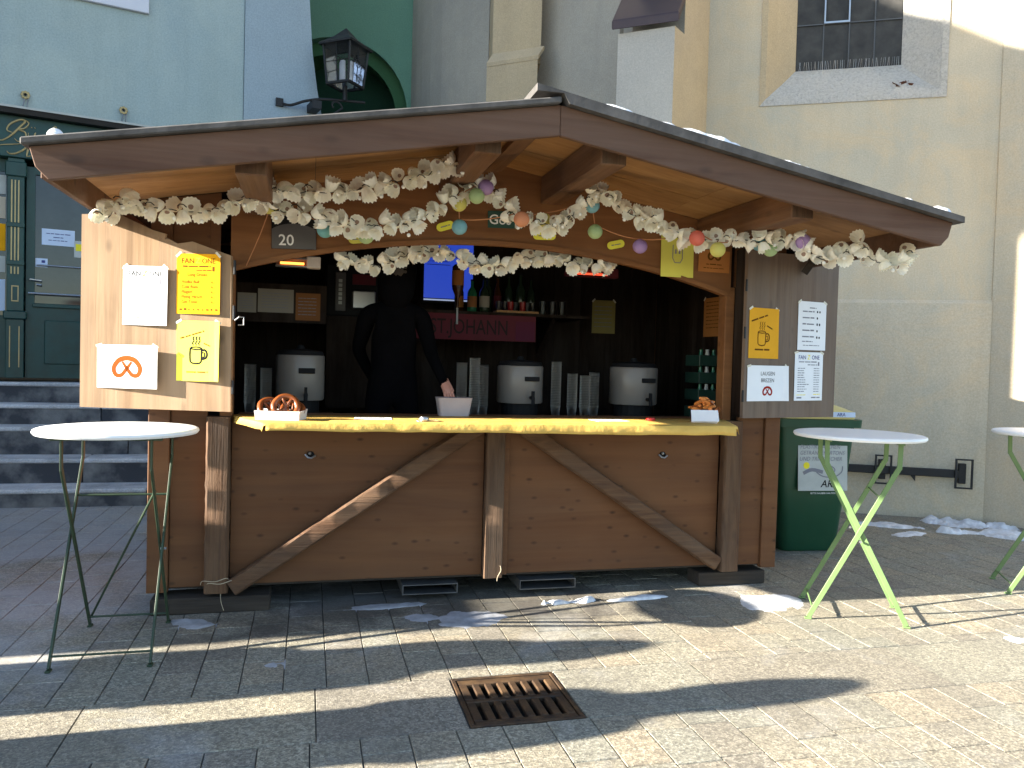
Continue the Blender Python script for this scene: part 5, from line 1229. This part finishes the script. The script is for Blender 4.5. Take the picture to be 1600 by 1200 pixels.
# shelf with bottles, banner
shf = thing('wall_shelf', 'wooden shelf on the back wall above the red banner', 'shelf', (0, 0, 0))
build('board', MB().box(-0.30, 1.12, 1.35, 2.048, 1.915, 1.940), M['dark_wood'], shf)
for x in (-0.1, 0.85): build('bracket', MB().prism([(x, 2.046, 1.60), (x, 2.046, 1.914), (x, 1.55, 1.914)], (0.03, 0, 0)), M['dark_wood'], shf)
bn = tag(build('banner', MB().box(-0.50, 0.50, -0.004, 0.0, -0.105, 0.105), M['banner'], None, loc=(0.14, 1.34, 1.81)), 'dark red banner reading ST.JOHANN under the shelf', 'banner')
o = text('ST.JOHANN', 0.17, M['banner_ink'], bn, -0.05, -0.06, 0.0, sx=0.72, bold=0.005); o.rotation_euler = (R(90), 0, 0); o.location = (-0.06, -0.007, -0.055)
build('patch', MB().box(0.33, 0.49, -0.006, -0.0045, -0.10, 0.06), plain('plum_patch', (0.09, 0.008, 0.03), 0.8), bn)
def bottle(label, x, y, r_, h, mat, lab=None, z0=1.940):
    b = thing('bottle', label, 'bottle', (x, y, z0), 0, 'bottles on the back shelf')
    build('glass_body', MB().lathe([(r_ * 0.9, 0.0), (r_, 0.01), (r_, h * 0.58), (r_ * 0.85, h * 0.66), (r_ * 0.38, h * 0.76), (r_ * 0.34, h * 0.95)], 16), M[mat], b, True)
    build('cap', MB().lathe([(r_ * 0.40, h * 0.951), (r_ * 0.40, h), (0.001, h + 0.002)], 12), M['black'], b, True)
    if lab: build('label_paper', MB().lathe([(r_ + 0.001, h * 0.15), (r_ + 0.001, h * 0.48)], 16, caps=False), M[lab], b, True)
bi = 0
for lb, x, y, r_, h, mt, la in (('brown bottle behind the hanging spirit bottle', 0.04, 1.60, 0.036, 0.29, 'bottle_brown', 'paper_br'), ('green bottle with orange label on the shelf', 0.125, 1.48, 0.040, 0.27, 'bottle_green', 'paper_ib'), ('dark bottle with a white label on the shelf', 0.225, 1.46, 0.042, 0.28, 'bottle_dark', 'paper_in'), ('tall dark bottle behind the white labelled one', 0.29, 1.62, 0.036, 0.33, 'bottle_dark', None), ('tall brown bottle behind the glasses tray', 0.38, 1.66, 0.036, 0.33, 'bottle_brown', 'banner'), ('black bottle third behind the glasses tray', 0.48, 1.66, 0.038, 0.34, 'bottle_dark', None), ('black bottle with a pale mark behind the glasses', 0.58, 1.64, 0.045, 0.36, 'bottle_dark', None), ('dark bottle at the right end of the shelf row', 0.68, 1.66, 0.038, 0.32, 'bottle_dark', None)):
    bottle(lb, x, y, r_, h, mt, la)
ty = thing('glass_tray', 'wooden tray of small glasses with red labels on the shelf', 'tray', (0.49, 1.43, 1.942))
build('board', MB().box(-0.18, 0.18, -0.07, 0.07, 0.0, 0.018), M['soffit'], ty)
for k in range(7): build('glass', MB().lathe([(0.019, 0.019), (0.023, 0.025), (0.026, 0.095), (0.022, 0.094), (0.018, 0.03)], 12, (-0.15 + k * 0.05, random.uniform(-0.03, 0.03), 0)), M['plastic_cup'] if k not in (2, 4) else M['glass_red'], ty, True)
for k in range(3): tag(build('drinking_glass', MB().lathe([(0.024, 0.0), (0.028, 0.004), (0.034, 0.11), (0.030, 0.11), (0.024, 0.01)], 14), M['plastic_cup'], None, True, loc=(0.72 + k * 0.085, 1.42, 1.942)), ('glass next to the tray on the shelf', 'middle glass right of the tray on the shelf', 'last glass at the right end of the shelf')[k], 'glass', 'loose glasses on the shelf')
hb = thing('hanging_bottle', 'upside down spirit bottle with brown label in a dispenser before the screen', 'bottle', (-0.025, 1.33, 1.83))
build('glass_body', MB().lathe([(0.010, 0.13), (0.012, 0.20), (0.045, 0.28), (0.048, 0.30), (0.048, 0.46), (0.03, 0.48), (0.001, 0.48)], 18), M['bottle_brown'], hb, True)
build('label_paper', MB().lathe([(0.0495, 0.31), (0.0495, 0.43)], 18, caps=False), M['paper_br'], hb, True)
build('spout', MB().tube([(0, 0, 0.0), (0, 0, 0.13)], 0.009, 8), M['steel'], hb, True); build('holder', MB().box(-0.012, 0.012, 0.05, 0.075, 0.05, 0.46), M['black'], hb)
sc_ = thing('screen', 'glowing blue menu screen on the back wall', 'screen', (-0.03, 1.70, 2.04))
build('housing', MB().box(-0.235, 0.215, 0.0, 0.04, -0.02, 0.52), M['black'], sc_, bevel=0.004)
M['screen_blue'] = emit('screen_glow', (0.05, 0.13, 1.0), 0.075)
fc = build('display', MB().box(-0.22, 0.20, -0.004, -0.001, 0.02, 0.50), M['screen_blue'], sc_)
mb = MB()
for k in range(6): mb.box(-0.20, random.uniform(-0.06, 0.02), -0.0065, -0.0045, 0.30 + k * 0.028, 0.306 + k * 0.028)
build('menu_lines', mb, emit('screen_text', (0.015, 0.03, 0.3), 0.06), sc_)
build('logo', MB().box(0.02, 0.07, -0.0065, -0.0045, 0.19, 0.25), emit('screen_logo', (0.35, 0.03, 0.5), 0.05), sc_)
build('light_edge', MB().box(-0.22, 0.20, -0.006, -0.0045, 0.0, 0.012), emit('screen_edge', (0.5, 0.6, 0.9), 0.10), sc_)
# heaters
M['glow'] = emit('red_hot_element', (1.0, 0.24, 0.04), 0.9); M['glow2'] = emit('dull_red_element', (1.0, 0.08, 0.03), 0.32)
for lb, x, y, z, w, hot in (('glowing infrared heater under the left of the arch', -1.26, 0.38, 2.135, 0.28, 'glow'), ('glowing red infrared heater under the right of the arch', 0.955, 0.90, 2.235, 0.42, 'glow2')):
    h_ = thing('infrared_heater', lb, 'heater', (x, y, z), 0, 'infrared heaters inside the stall')
    build('element', MB().tube([(-w / 2 + 0.03, -0.03, 0.005), (w / 2 - (0.10 if hot == 'glow' else 0.05), -0.03, 0.005)], 0.008, 8), M[hot], h_, True)
    build('reflector', MB().prism([(-w / 2, -0.045, 0.03), (-w / 2, -0.02, 0.04), (-w / 2, 0.03, 0.0), (-w / 2, 0.025, -0.012), (-w / 2, -0.045, -0.012), (-w / 2, -0.045, -0.017), (-w / 2, 0.035, -0.017), (-w / 2, 0.04, 0.005), (-w / 2, -0.02, 0.05), (-w / 2, -0.045, 0.04)], (w, 0, 0)), M['steel'] if hot == 'glow' else M['banner'], h_)
    build('end_cap', MB().box(w / 2 - 0.085, w / 2 + 0.004, -0.05, 0.045, -0.02, 0.055), M['carton'] if hot == 'glow' else M['banner'], h_, bevel=0.006)
    build('hanger', MB().bar((0, 0, 0.04), (0, 0, 0.30), 0.01, 0.01), M['black'], h_)
# coffee machine, papers on inner walls, crates
cm = thing('coffee_machine', 'dark coffee machine with chrome front behind the vendor', 'coffee machine', (-0.86, 1.35, 1.86))
build('body', MB().box(-0.20, 0.20, 0.0, 0.4, 0.0, 0.40), M['black'], cm, bevel=0.01)
build('column', MB().box(-0.13, -0.05, -0.02, -0.001, 0.04, 0.34), M['dgrey'], cm, bevel=0.004)
for k in range(6): build('letter_mark', MB().box(-0.105, -0.078, -0.024, -0.0205, 0.09 + k * 0.034, 0.115 + k * 0.034), M['label_pale'], cm)
build('front_plate', MB().box(0.0, 0.18, -0.015, -0.001, 0.25, 0.33), M['banner'], cm); build('drip_front', MB().box(0.0, 0.18, -0.05, -0.001, 0.06, 0.20), M['steel'], cm, bevel=0.008)
build('stand', MB().box(-0.19, 0.19, 0.01, 0.39, -0.72, -0.001), M['dark_wood'], cm)
for lb, x0, x1, z0, z1, y, mt in (('cream sheet at the far left of the inner wall', -1.685, -1.555, 1.845, 1.985, 1.02, 'paper_in'), ('white printed sheet on the board inside left', -1.545, -1.295, 1.85, 2.02, 1.02, 'paper_in'), ('orange sheet on the board inside left', -1.28, -1.105, 1.80, 2.00, 1.02, 'paper_ib'), ('dim yellow sheet with a drawing on the back wall', 1.38, 1.61, 1.825, 2.135, 2.02, 'paper_iy')):
    o = sheet('inner_sheet', lb, M[mt], ((x0 + x1) / 2, y, (z0 + z1) / 2), HX, HZ, x1 - x0, z1 - z0, 0.0, 'sheets on the inner walls'); greek(o, [(-(x1 - x0) * 0.4, (x1 - x0) * 0.35, (z1 - z0) * (0.3 - 0.12 * k), 0.006) for k in range(6)], M['ink_g'])
o = sheet('inner_sheet', 'orange price sheet on the right inner side wall', M['paper_br'], (2.030, 0.92, 1.95), (0, -1, 0), HZ, 0.30, 0.32, 0, 'sheets on the inner walls'); greek(o, [(-0.11, 0.10, 0.12 - 0.03 * k, 0.008) for k in range(8)], M['ink_br'])
build('notice_board', MB().box(-1.75, -1.06, 1.025, 1.05, 1.78, 2.06), M['dark_wood'], S_)
for k in range(4):
    ct = thing('bottle_crate', ('lowest', 'second', 'third', 'topmost')[k] + ' green crate in the stack inside the right jamb', 'crate', (1.86, 0.72, 1.14 + k * 0.135), 0, 'green crates inside the right jamb')
    build('crate_body', MB().box(-0.10, 0.14, -0.12, 0.12, 0.0, 0.085), M['crate_green'], ct, bevel=0.004)
    for q in range(4): build('bottle_neck', MB().lathe([(0.018, 0.086), (0.013, 0.115), (0.014, 0.13), (0.001, 0.131)], 10, (-0.075 + q * 0.055, -0.09, 0)), M['label_pale'] if q % 2 else M['bottle_green'], ct, True)

# ================================================================== PEOPLE
def coat(o, f):
    build('coat', MB().loft([(0.34 * f, 0.25, 0.15, 0.12, 0, 0), (0.7 * f, 0.255, 0.16, 0.12, 0, 0), (0.95 * f, 0.245, 0.16, 0.12, 0, -0.01), (1.2 * f, 0.255, 0.16, 0.12, 0, -0.02), (1.40 * f, 0.235, 0.13, 0.10, 0, -0.02), (1.475 * f, 0.14, 0.11, 0.08, 0, -0.02), (1.56 * f, 0.125, 0.12, 0.10, 0, -0.03)]), M['person_dark'], o, True)
    build('winter_hat', MB().loft([(1.60 * f, 0.135, 0.145, 0.12, 0, -0.03), (1.66 * f, 0.15, 0.16, 0.13, 0, -0.03), (1.76 * f, 0.145, 0.155, 0.13, 0, -0.02), (1.86 * f, 0.10, 0.11, 0.09, 0, -0.02), (1.92 * f, 0.05, 0.05, 0.04, 0, -0.02)], 5), M['trouser'], o, True)
def person(label, loc, rz, H, joints, skin_from, mats, group=None, hood=False, cat='person'):
    # joints: name -> (parent, (x,y,z), radius) in units of a 1.8 m figure
    names = list(joints); idx = {n: i for i, n in enumerate(names)}; f = H / 1.8
    bm = bmesh.new(); ly = bm.verts.layers.skin.verify(); V = []
    for n in names:
        v = bm.verts.new([c * f for c in joints[n][1]]); r_ = joints[n][2]
        v[ly].radius = tuple(a * f for a in (r_ if isinstance(r_, tuple) else (r_, r_))); v[ly].use_root = (n == 'pelvis'); V.append(v)
    for n in names:
        if joints[n][0]: bm.edges.new((V[idx[joints[n][0]]], V[idx[n]]))
    me = bpy.data.meshes.new('body'); bm.to_mesh(me); bm.free()
    ob = bpy.data.objects.new('tmp', me); COL.objects.link(ob)
    ob.modifiers.new('skin', 'SKIN').use_smooth_shade = True
    sb = ob.modifiers.new('sub', 'SUBSURF'); sb.levels = 2; sb.render_levels = 2
    bpy.context.view_layer.update(); dg_ = bpy.context.evaluated_depsgraph_get()
    me2 = bpy.data.meshes.new_from_object(ob.evaluated_get(dg_)); bpy.data.objects.remove(ob)
    for m_ in mats: me2.materials.append(m_)
    hands = [Vector(joints[n][1]) * f for n in names if n.startswith('palm') or n.startswith('fing') or n.startswith('thumb')]
    zneck = joints['jaw'][1][2] * f - 0.045
    for p in me2.polygons:
        p.use_smooth = True; c = p.center
        if c.z > zneck: p.material_index = 1
        elif any((c - h).length < 0.045 for h in hands): p.material_index = 1
        elif c.z < joints['pelvis'][1][2] * f - 0.06: p.material_index = 2
    me2.name = 'body'
    o = thing('person', label, cat, loc, rz, group); link('body', me2, o)
    hc = Vector(joints['head'][1]) * f; mb = MB()
    mb.ball((hc.x, hc.y + (-0.018 if hood else 0.018), hc.z + 0.035), 0.112 * f, 18, (0.93, 1.05, 1.0)); mb.v = [v for v in mb.v]
    build('hair', mb, M['hair'], o, True)
    if hood:
        mb = MB(); vs_ = []; fs = []; n, k_ = 18, 8
        for i in range(k_ + 1):
            th = math.pi * i / k_
            for q in range(n):
                ph = R(-62) + R(304) * q / (n - 1) + R(0)
                a_ = ph - R(90) + R(62)
                rr = (0.135 if i < 6 else 0.135 + 0.03 * (i - 5)) * f
                x_, y_ = rr * math.sin(th) * math.cos(R(60) + R(30) + R(300) * q / (n - 1)), rr * math.sin(th) * math.sin(R(60) + R(30) + R(300) * q / (n - 1))
                vs_.append((hc.x + x_, hc.y + 0.005 + y_, hc.z + 0.03 + 0.15 * f * math.cos(th) - (0.05 * max(0, i - 5))))
        fs = [(i * n + q, i * n + q + 1, (i + 1) * n + q + 1, (i + 1) * n + q) for i in range(k_) for q in range(n - 1)]
        hd_ = build('hood', mb.add(vs_, fs), M['person_dark'], o, True); md = hd_.modifiers.new('t', 'SOLIDIFY'); md.thickness = 0.01
    return o
def limbs(arms, stride=0.0, lean=0.0, back=False):
    j = {'pelvis': (None, (0, 0, 0.93), (0.165, 0.12)), 'waist': ('pelvis', (0, -0.01 - lean * 0.3, 1.08), (0.155, 0.115)), 'chest': ('waist', (0, -0.02 - lean * 0.7, 1.30), (0.175, 0.125)),
         'collar': ('chest', (0, -0.02 - lean, 1.44), (0.11, 0.09)), 'neck': ('collar', (0, -0.03 - lean * 1.1, 1.51), 0.058), 'jaw': ('neck', (0, -0.055 - lean * 1.2, 1.58), (0.066, 0.075)), 'head': ('jaw', (0, -0.045 - lean * 1.2, 1.68), (0.082, 0.098)), 'crown': ('head', (0, -0.035 - lean * 1.2, 1.755), (0.06, 0.07)),
         'nose': ('head', (0, -0.155 - lean * 1.2, 1.655), 0.012)}
    if back: j['nose'] = ('head', (0.05, 0.06, 1.655), 0.012)
    for s_, nm in ((-1, 'l'), (1, 'r')):
        sh_, el, wr = arms[nm]
        j['shoulder_' + nm] = ('collar', sh_, 0.075); j['upper_' + nm] = ('shoulder_' + nm, tuple((a + b) / 2 for a, b in zip(sh_, el)), 0.058); j['elbow_' + nm] = ('upper_' + nm, el, 0.048); j['wrist_' + nm] = ('elbow_' + nm, wr, 0.033)
        d = (Vector(wr) - Vector(el)).normalized(); u = d.cross(Vector((0, 0, 1))); u = u.normalized() if u.length > 0.1 else Vector((0, 1, 0)); n_ = u.cross(d)
        pm = Vector(wr) + d * 0.06; j['palm_' + nm] = ('wrist_' + nm, tuple(pm), (0.036, 0.020))
        for q, (o_, l) in enumerate(((-0.030, 0.070), (-0.010, 0.082), (0.010, 0.078), (0.029, 0.062))):
            b = pm + d * 0.035 + u * o_; m1 = b + d * l * 0.5 - n_ * 0.012; e_ = b + d * l * 0.8 - n_ * 0.045
            j['fing%d_%s' % (q, nm)] = ('palm_' + nm, tuple(b), 0.0105); j['fingm%d_%s' % (q, nm)] = ('fing%d_%s' % (q, nm), tuple(m1), 0.0095); j['finge%d_%s' % (q, nm)] = ('fingm%d_%s' % (q, nm), tuple(e_), 0.008)
        t0 = Vector(wr) + d * 0.03 - u * s_ * 0.035; t1 = t0 + d * 0.045 - u * s_ * 0.02 - n_ * 0.02
        j['thumb_' + nm] = ('wrist_' + nm, tuple(t0), 0.012); j['thumbe_' + nm] = ('thumb_' + nm, tuple(t1), 0.010)
        j['hip_' + nm] = ('pelvis', (s_ * 0.10, 0, 0.86), 0.098); j['thigh_' + nm] = ('hip_' + nm, (s_ * 0.105, -s_ * stride * 0.5, 0.68), 0.080); j['knee_' + nm] = ('thigh_' + nm, (s_ * 0.108, -s_ * stride, 0.49), 0.060)
        j['calf_' + nm] = ('knee_' + nm, (s_ * 0.11, 0.015 - s_ * stride, 0.32), 0.055); j['ankle_' + nm] = ('calf_' + nm, (s_ * 0.11, 0.02 - s_ * stride, 0.085), 0.040); j['toe_' + nm] = ('ankle_' + nm, (s_ * 0.125, -0.15 - s_ * stride, 0.042), (0.045, 0.036))
    return j
DM = [M['person_dark'], M['skin'], M['trouser']]
person('person in black jacket bending over the counter inside the stall', (-0.60, 0.66, 0.361), 0.0, 1.88,
       limbs({'l': ((-0.18, -0.06, 1.42), (-0.23, 0.10, 1.18), (-0.13, 0.18, 1.0)), 'r': ((0.18, -0.06, 1.42), (0.245, -0.13, 1.16), (0.305, -0.285, 0.985))}, 0.0, 0.06, True), None, DM, hood=True)
ARM = {'l': ((-0.20, -0.02, 1.42), (-0.26, 0.0, 1.14), (-0.20, -0.18, 1.02)), 'r': ((0.20, -0.02, 1.42), (0.26, 0.0, 1.14), (0.20, -0.20, 1.05))}
coat(person('customer in dark coat standing left of the stall counter', (-4.98, -1.16, 0), R(78), 1.76, limbs(ARM, 0.05), None, DM), 1.76 / 1.8)
coat(person('unseen customer in dark coat added behind another to widen the shadow', (-5.42, -1.05, 0), R(84), 1.70, limbs(ARM, 0.05), None, DM), 1.70 / 1.8)  # added out of view to broaden the shadow on the paving
coat(person('customer in dark coat standing left of the photographer', (-4.10, -1.86, 0), R(92), 1.74, limbs(ARM, 0.06), None, DM), 1.74 / 1.8)

# ================================================================== BISTRO TABLES
def bistro(label, loc, rz, span, width, H=1.145, rad=0.392, stay=0, gp=None):
    gp = gp or M['green_paint']
    t = thing('bistro_table', label, 'bistro table', loc, rz, 'white topped standing tables')
    tp = build('table_top', MB().lathe([(rad - 0.035, H - 0.030), (rad - 0.008, H - 0.028), (rad, H - 0.017), (rad - 0.003, H - 0.006), (rad - 0.014, H - 0.001), (rad - 0.06, H), (0.001, H)], 72), M['white_top'], t, True)
    hs = span / 2; zt = H - 0.032; ts = hs * 0.72
    for y0, inner in ((1, 0), (-1, 0), (1, 1), (-1, 1)):
        y = y0 * (width / 2 - 0.022 * inner); sg = 1 if inner else -1
        bend = 0.15
        p = [Vector((sg * hs, y, 0.012)), Vector((-sg * ts, y, zt - bend)), Vector((-sg * (ts + 0.004), y, zt))]
        mb = MB(); mb.bar(p[0], p[1], 0.010, 0.030, (1, 0, 0)); mb.bar(p[1] - Vector((0, 0, 0.012)), p[2], 0.0101, 0.028, (1, 0, 0))
        lg = build('leg', mb, gp, t, bevel=0.0015)
        build('foot', MB().box(sg * hs - 0.022, sg * hs + 0.022, y - 0.012, y + 0.012, 0.001, 0.012), gp, lg, bevel=0.003)
    for inner in (0, 1):
        w = width / 2 - 0.022 * inner; sg = 1 if inner else -1
        for tt in ((0.055,) if inner else (0.055, 0.80)):
            c = Vector((sg * hs, 0, 0.012)).lerp(Vector((-sg * ts, 0, zt - 0.15)), tt)
            build('cross_bar', MB().tube([(c.x, -w, c.z), (c.x, w, c.z)], 0.006, 8), gp, t, True)
        build('bracket', MB().box(-sg * ts - 0.018, -sg * ts + 0.018, -w - 0.05, w + 0.05, zt - 0.012, zt + 0.001), gp, t, bevel=0.002)
    if stay: build('stay', MB().tube([(hs * 0.96, -stay * (width / 2 - 0.03), 0.06), (-hs * 0.25, stay * (width / 2 - 0.03), H * 0.72)], 0.006, 8), gp, t, True)
    for y_ in (-width / 2, width / 2): build('pivot_bolt', MB().tube([(0, y_ - 0.014, H * 0.44), (0, y_ + 0.014, H * 0.44)], 0.008, 8), M['steel'], t, True)
    return t
bistro('sunlit white standing table left of the stall, before the steps', (-2.130, -0.530, 0.0), R(90), 0.66, 0.45, stay=-1, gp=M['green_shade'])
bistro('white standing table with light green legs before the green bin', (2.205, -0.705, 0.0), R(-30), 0.56, 0.46, 1.15)
bistro('white standing table cut by the right picture edge', (3.99, -0.50, 0.0), R(148), 0.60, 0.46, 1.145)

# ================================================================== BIN
bn = thing('waste_bin', 'green recycling bin with yellow lid behind the right table', 'bin', (2.985, 1.10, 0.0), R(-4))
build('body', MB().loft([(0.004, 0.245, 0.26, 0.07, 0, 0), (0.03, 0.262, 0.28, 0.08, 0, 0), (0.60, 0.315, 0.315, 0.07, 0, 0), (1.06, 0.352, 0.34, 0.06, 0, 0), (1.061, 0.388, 0.375, 0.05, 0, 0), (1.125, 0.392, 0.38, 0.05, 0, 0), (1.13, 0.38, 0.37, 0.05, 0, 0)], 5), M['bin'], bn, True)
lid = build('lid', MB().loft([(1.131, 0.345, 0.36, 0.06, -0.01, 0), (1.155, 0.36, 0.37, 0.08, -0.01, 0), (1.19, 0.352, 0.36, 0.09, -0.01, 0), (1.235, 0.28, 0.30, 0.12, -0.02, 0.03), (1.285, 0.15, 0.17, 0.12, -0.04, 0.08), (1.30, 0.08, 0.09, 0.07, -0.05, 0.1)], 5), M['bin_lid'], bn, True)
build('opening_ring', MB().tube([(-0.02 + 0.11 * math.cos(a), -0.06, 1.26 + 0.11 * math.sin(a)) for a in [k * math.pi / 12 for k in range(13)]], 0.016, 8), M['bin_lid'], lid, True)
lb = build('lid_label', MB().box(-0.28, 0.30, -0.382, -0.372, 1.150, 1.192), M['card_blue'], lid)
o = text('ARA', 0.04, M['ink_b'], lb, 0.17, 0.0, 0.0, bold=0.008); o.rotation_euler = (R(90), 0, 0); o.location = (0.17, -0.384, 1.158)
# label on the front face follows the slightly leaning side
lab = link('front_label', None, bn, (0.045, -0.343, 0.735), (R(86.2), 0, 0))
build('film', MB().box(-0.225, 0.225, -0.205, 0.205, -0.004, 0.0), M['label_pale'], lab)
text('PLASTIKFLASCHEN', 0.048, M['ink_g'], lab, -0.205, 0.145, 0.002, 'LEFT', shear=0.25, sx=0.90); text('GETRÄNKEKARTONS', 0.048, M['ink_g'], lab, -0.205, 0.095, 0.002, 'LEFT', shear=0.25, sx=0.88); text('UND TRINKBECHER', 0.048, M['ink_g'], lab, -0.21, 0.045, 0.002, 'LEFT', shear=0.25, sx=0.90)
text('ARA', 0.085, M['ink'], lab, 0.06, -0.175, 0.002, 'CENTER', bold=0.01, shear=0.25)
mb = MB(); mb.ribbon(smooth_path([(-0.06, -0.05), (0.0, -0.085), (0.1, -0.09), (0.17, -0.05), (0.18, 0.0)], 4), 0.01, 0.002); mb.ribbon(smooth_path([(0.05, -0.075), (0.03, -0.03), (0.07, 0.0), (0.11, -0.03), (0.08, -0.07)], 4), 0.010, 0.002); mb.ribbon(smooth_path([(-0.18, -0.06), (-0.1, -0.03), (0.0, -0.05)], 4), 0.03, 0.0015)
build('bottle_drawing', mb, M['ink_g'], lab)
build('sun_dot', MB().add([(-0.15 + 0.028 * math.cos(2 * math.pi * k / 20), 0.005 + 0.028 * math.sin(2 * math.pi * k / 20), 0.002) for k in range(20)], [tuple(range(20))]), M['ink_y'], lab)
o = text('BITTE SAUBER HALTEN', 0.020, M['ink_w'], lab, 0.0, -0.232, 0.002, sx=1.1)

# ================================================================== SNOW
def snow_patch(label, loc, rx, ry, h, seed, rz=0.0, tilt=0.0, rough=0.6):
    nx = max(24, int(rx * 110)); ny = max(16, int(ry * 130)); nx = min(nx, 90); ny = min(ny, 60); E_ = 1.35; vs_ = []; val = []
    for jj in range(ny + 1):
        for ii in range(nx + 1):
            u, v = (2 * ii / nx - 1) * E_, (2 * jj / ny - 1) * E_; x, y = u * rx, v * ry
            P = Vector((x * 5 + seed * 7.3, y * 5, 0.5))
            q = 1 - (u * u + v * v) + rough * (1.5 * noise.noise(P) + 0.8 * noise.noise(P * 2.7) + 0.45 * noise.noise(P * 7))
            val.append(q); t_ = max(0.0, min(1.0, q * 1.5)); t_ = t_ ** 0.6
            z = h * t_ * (0.75 + 0.5 * noise.noise(P * 1.6) + 0.16 * noise.noise(P * 4.1) + 0.07 * noise.noise(P * 11))
            vs_.append((x, y, z - 0.004 if q > 0 else -0.006))
    fs = []
    for jj in range(ny):
        for ii in range(nx):
            a = jj * (nx + 1) + ii; c4 = (a, a + 1, a + nx + 2, a + nx + 1)
            if max(val[c] for c in c4) > 0: fs.append(c4)
    used = sorted({c for f_ in fs for c in f_}); mp_ = {c: k for k, c in enumerate(used)}; vs_ = [vs_[c] for c in used]; fs = [tuple(mp_[c] for c in f_) for f_ in fs]
    o = build('snow_patch', MB().add(vs_, fs), M['ice'] if 'ice' in label.split() else M['snow'], None, True, loc=loc, rot=(0, tilt, rz))
    return tag(o, label, 'snow', 'patches of leftover snow')
snow_patch('snow heap against the church wall at the right', (5.36, 1.60, 0.0), 0.38, 0.16, 0.075, 1, ca)
snow_patch('snow at the right edge before the church wall', (5.30, 1.12, 0.0), 0.32, 0.15, 0.06, 2, ca)
snow_patch('small snow lump left of the heap at the church', (4.86, 1.33, 0.0), 0.14, 0.08, 0.07, 3, ca)
snow_patch('thin snow streak under the iron rail', (4.45, 1.72, 0.0), 0.34, 0.10, 0.03, 4, ca)
snow_patch('thin snow remnant between the bin and church wall', (4.35, 1.30, 0.0), 0.22, 0.09, 0.02, 5, 0.2)
snow_patch('large flat ice patch right of the drain before the counter', (-0.24, -0.41, 0.0), 0.21, 0.16, 0.012, 6, 0.3)
snow_patch('small flat ice patch beside the large one', (-0.47, -0.36, 0.0), 0.15, 0.08, 0.008, 7, -0.3)
snow_patch('flat ice patch beside the left base timber', (-1.78, -0.27, 0.0), 0.16, 0.10, 0.012, 8, -0.4)
snow_patch('thin ice streak under the left fork pocket', (-0.72, -0.10, 0.0), 0.26, 0.06, 0.010, 9, 0.1)
snow_patch('crumbled snow below the right fork pocket', (0.50, -0.20, 0.0), 0.17, 0.05, 0.045, 10, 0.1)
snow_patch('thin snow crumbs right of the fork pocket', (0.92, -0.20, 0.0), 0.20, 0.04, 0.025, 11, 0.05)
snow_patch('sunlit flat snow patch left of the right table foot', (1.80, -0.42, 0.0), 0.26, 0.20, 0.010, 12, 0.4, rough=0.3)
snow_patch('flat snow patch on the slabs at right foreground', (3.02, -1.33, 0.0), 0.24, 0.09, 0.008, 13, 0.0)
snow_patch('pale ice film on the slabs before the left table foot', (-1.30, -0.95, 0.0), 0.14, 0.09, 0.004, 17, 0.2)
for k, (x, rx, h, lb) in enumerate(((0.31, 0.13, 0.05, 'snow lump on the right roof slope nearest the ridge'), (0.72, 0.36, 0.055, 'long snow ridge on the right roof slope'), (1.30, 0.13, 0.05, 'snow lump halfway down the right roof slope'), (2.02, 0.06, 0.03, 'tiny snow lump low on the right roof slope'), (2.26, 0.075, 0.05, 'snow lump at the lower end of the right roof slope'))):
    snow_patch(lb, (x, -1.245, zr(x) + 0.036), rx, 0.045, h * 0.95, 20 + k, 0, math.atan(0.1775), 0.25)
snow_patch('tiny snow lump on the left roof corner', (-2.24, -1.25, zr(2.24) + 0.036), 0.035, 0.03, 0.035, 31, 0, -math.atan(0.1775), 0.25)

# ================================================================== HOUSE AND ADDED HUT ACROSS THE LANE (outside the picture, they shade the square)
hs = thing('neighbour_house', 'cream house across the lane left of the square', 'house', (-7.6, 1.12, 0))
build('wall', MB().box(-5.0, 0, 0, 9.0, 0, 9.1), M['far_wall'], hs)
build('roof', MB().prism([(-5.2, -0.25, 9.1), (-5.2, 4.5, 11.12), (-5.2, 9.25, 9.1)], (5.4, 0, 0)), M['felt'], hs)
for y in (1.2, 3.4, 5.6):
    for z in (1.2, 4.0, 6.6):
        w_ = build('window', MB().box(0.002, 0.03, y, y + 1.0, z, z + 1.4), M['white_top'], hs); build('pane', MB().box(0.031, 0.036, y + 0.08, y + 0.92, z + 0.08, z + 1.32), M['door_glass'], w_)
ht = thing('shade_hut', 'unseen wooden hut added left of the square to cast shade', 'market hut', (-7.4, -0.765, 0))  # unseen hut, added and sized to throw shade on the ground
build('wall', MB().box(-1.6, 0.0, 0, 1.9, 0.05, 1.95), M['panel'], ht, bevel=0.01)
build('roof', MB().prism([(-1.8, -0.02, 1.95), (-0.8, -0.02, 2.63), (0.2, -0.02, 2.20), (0.2, -0.02, 2.26), (-0.8, -0.02, 2.70), (-1.8, -0.02, 2.0)], (0, 1.94, 0)), M['felt'], ht)
build('door', MB().box(0.002, 0.03, 0.5, 1.3, 0.1, 1.85), M['dark_wood'], ht)
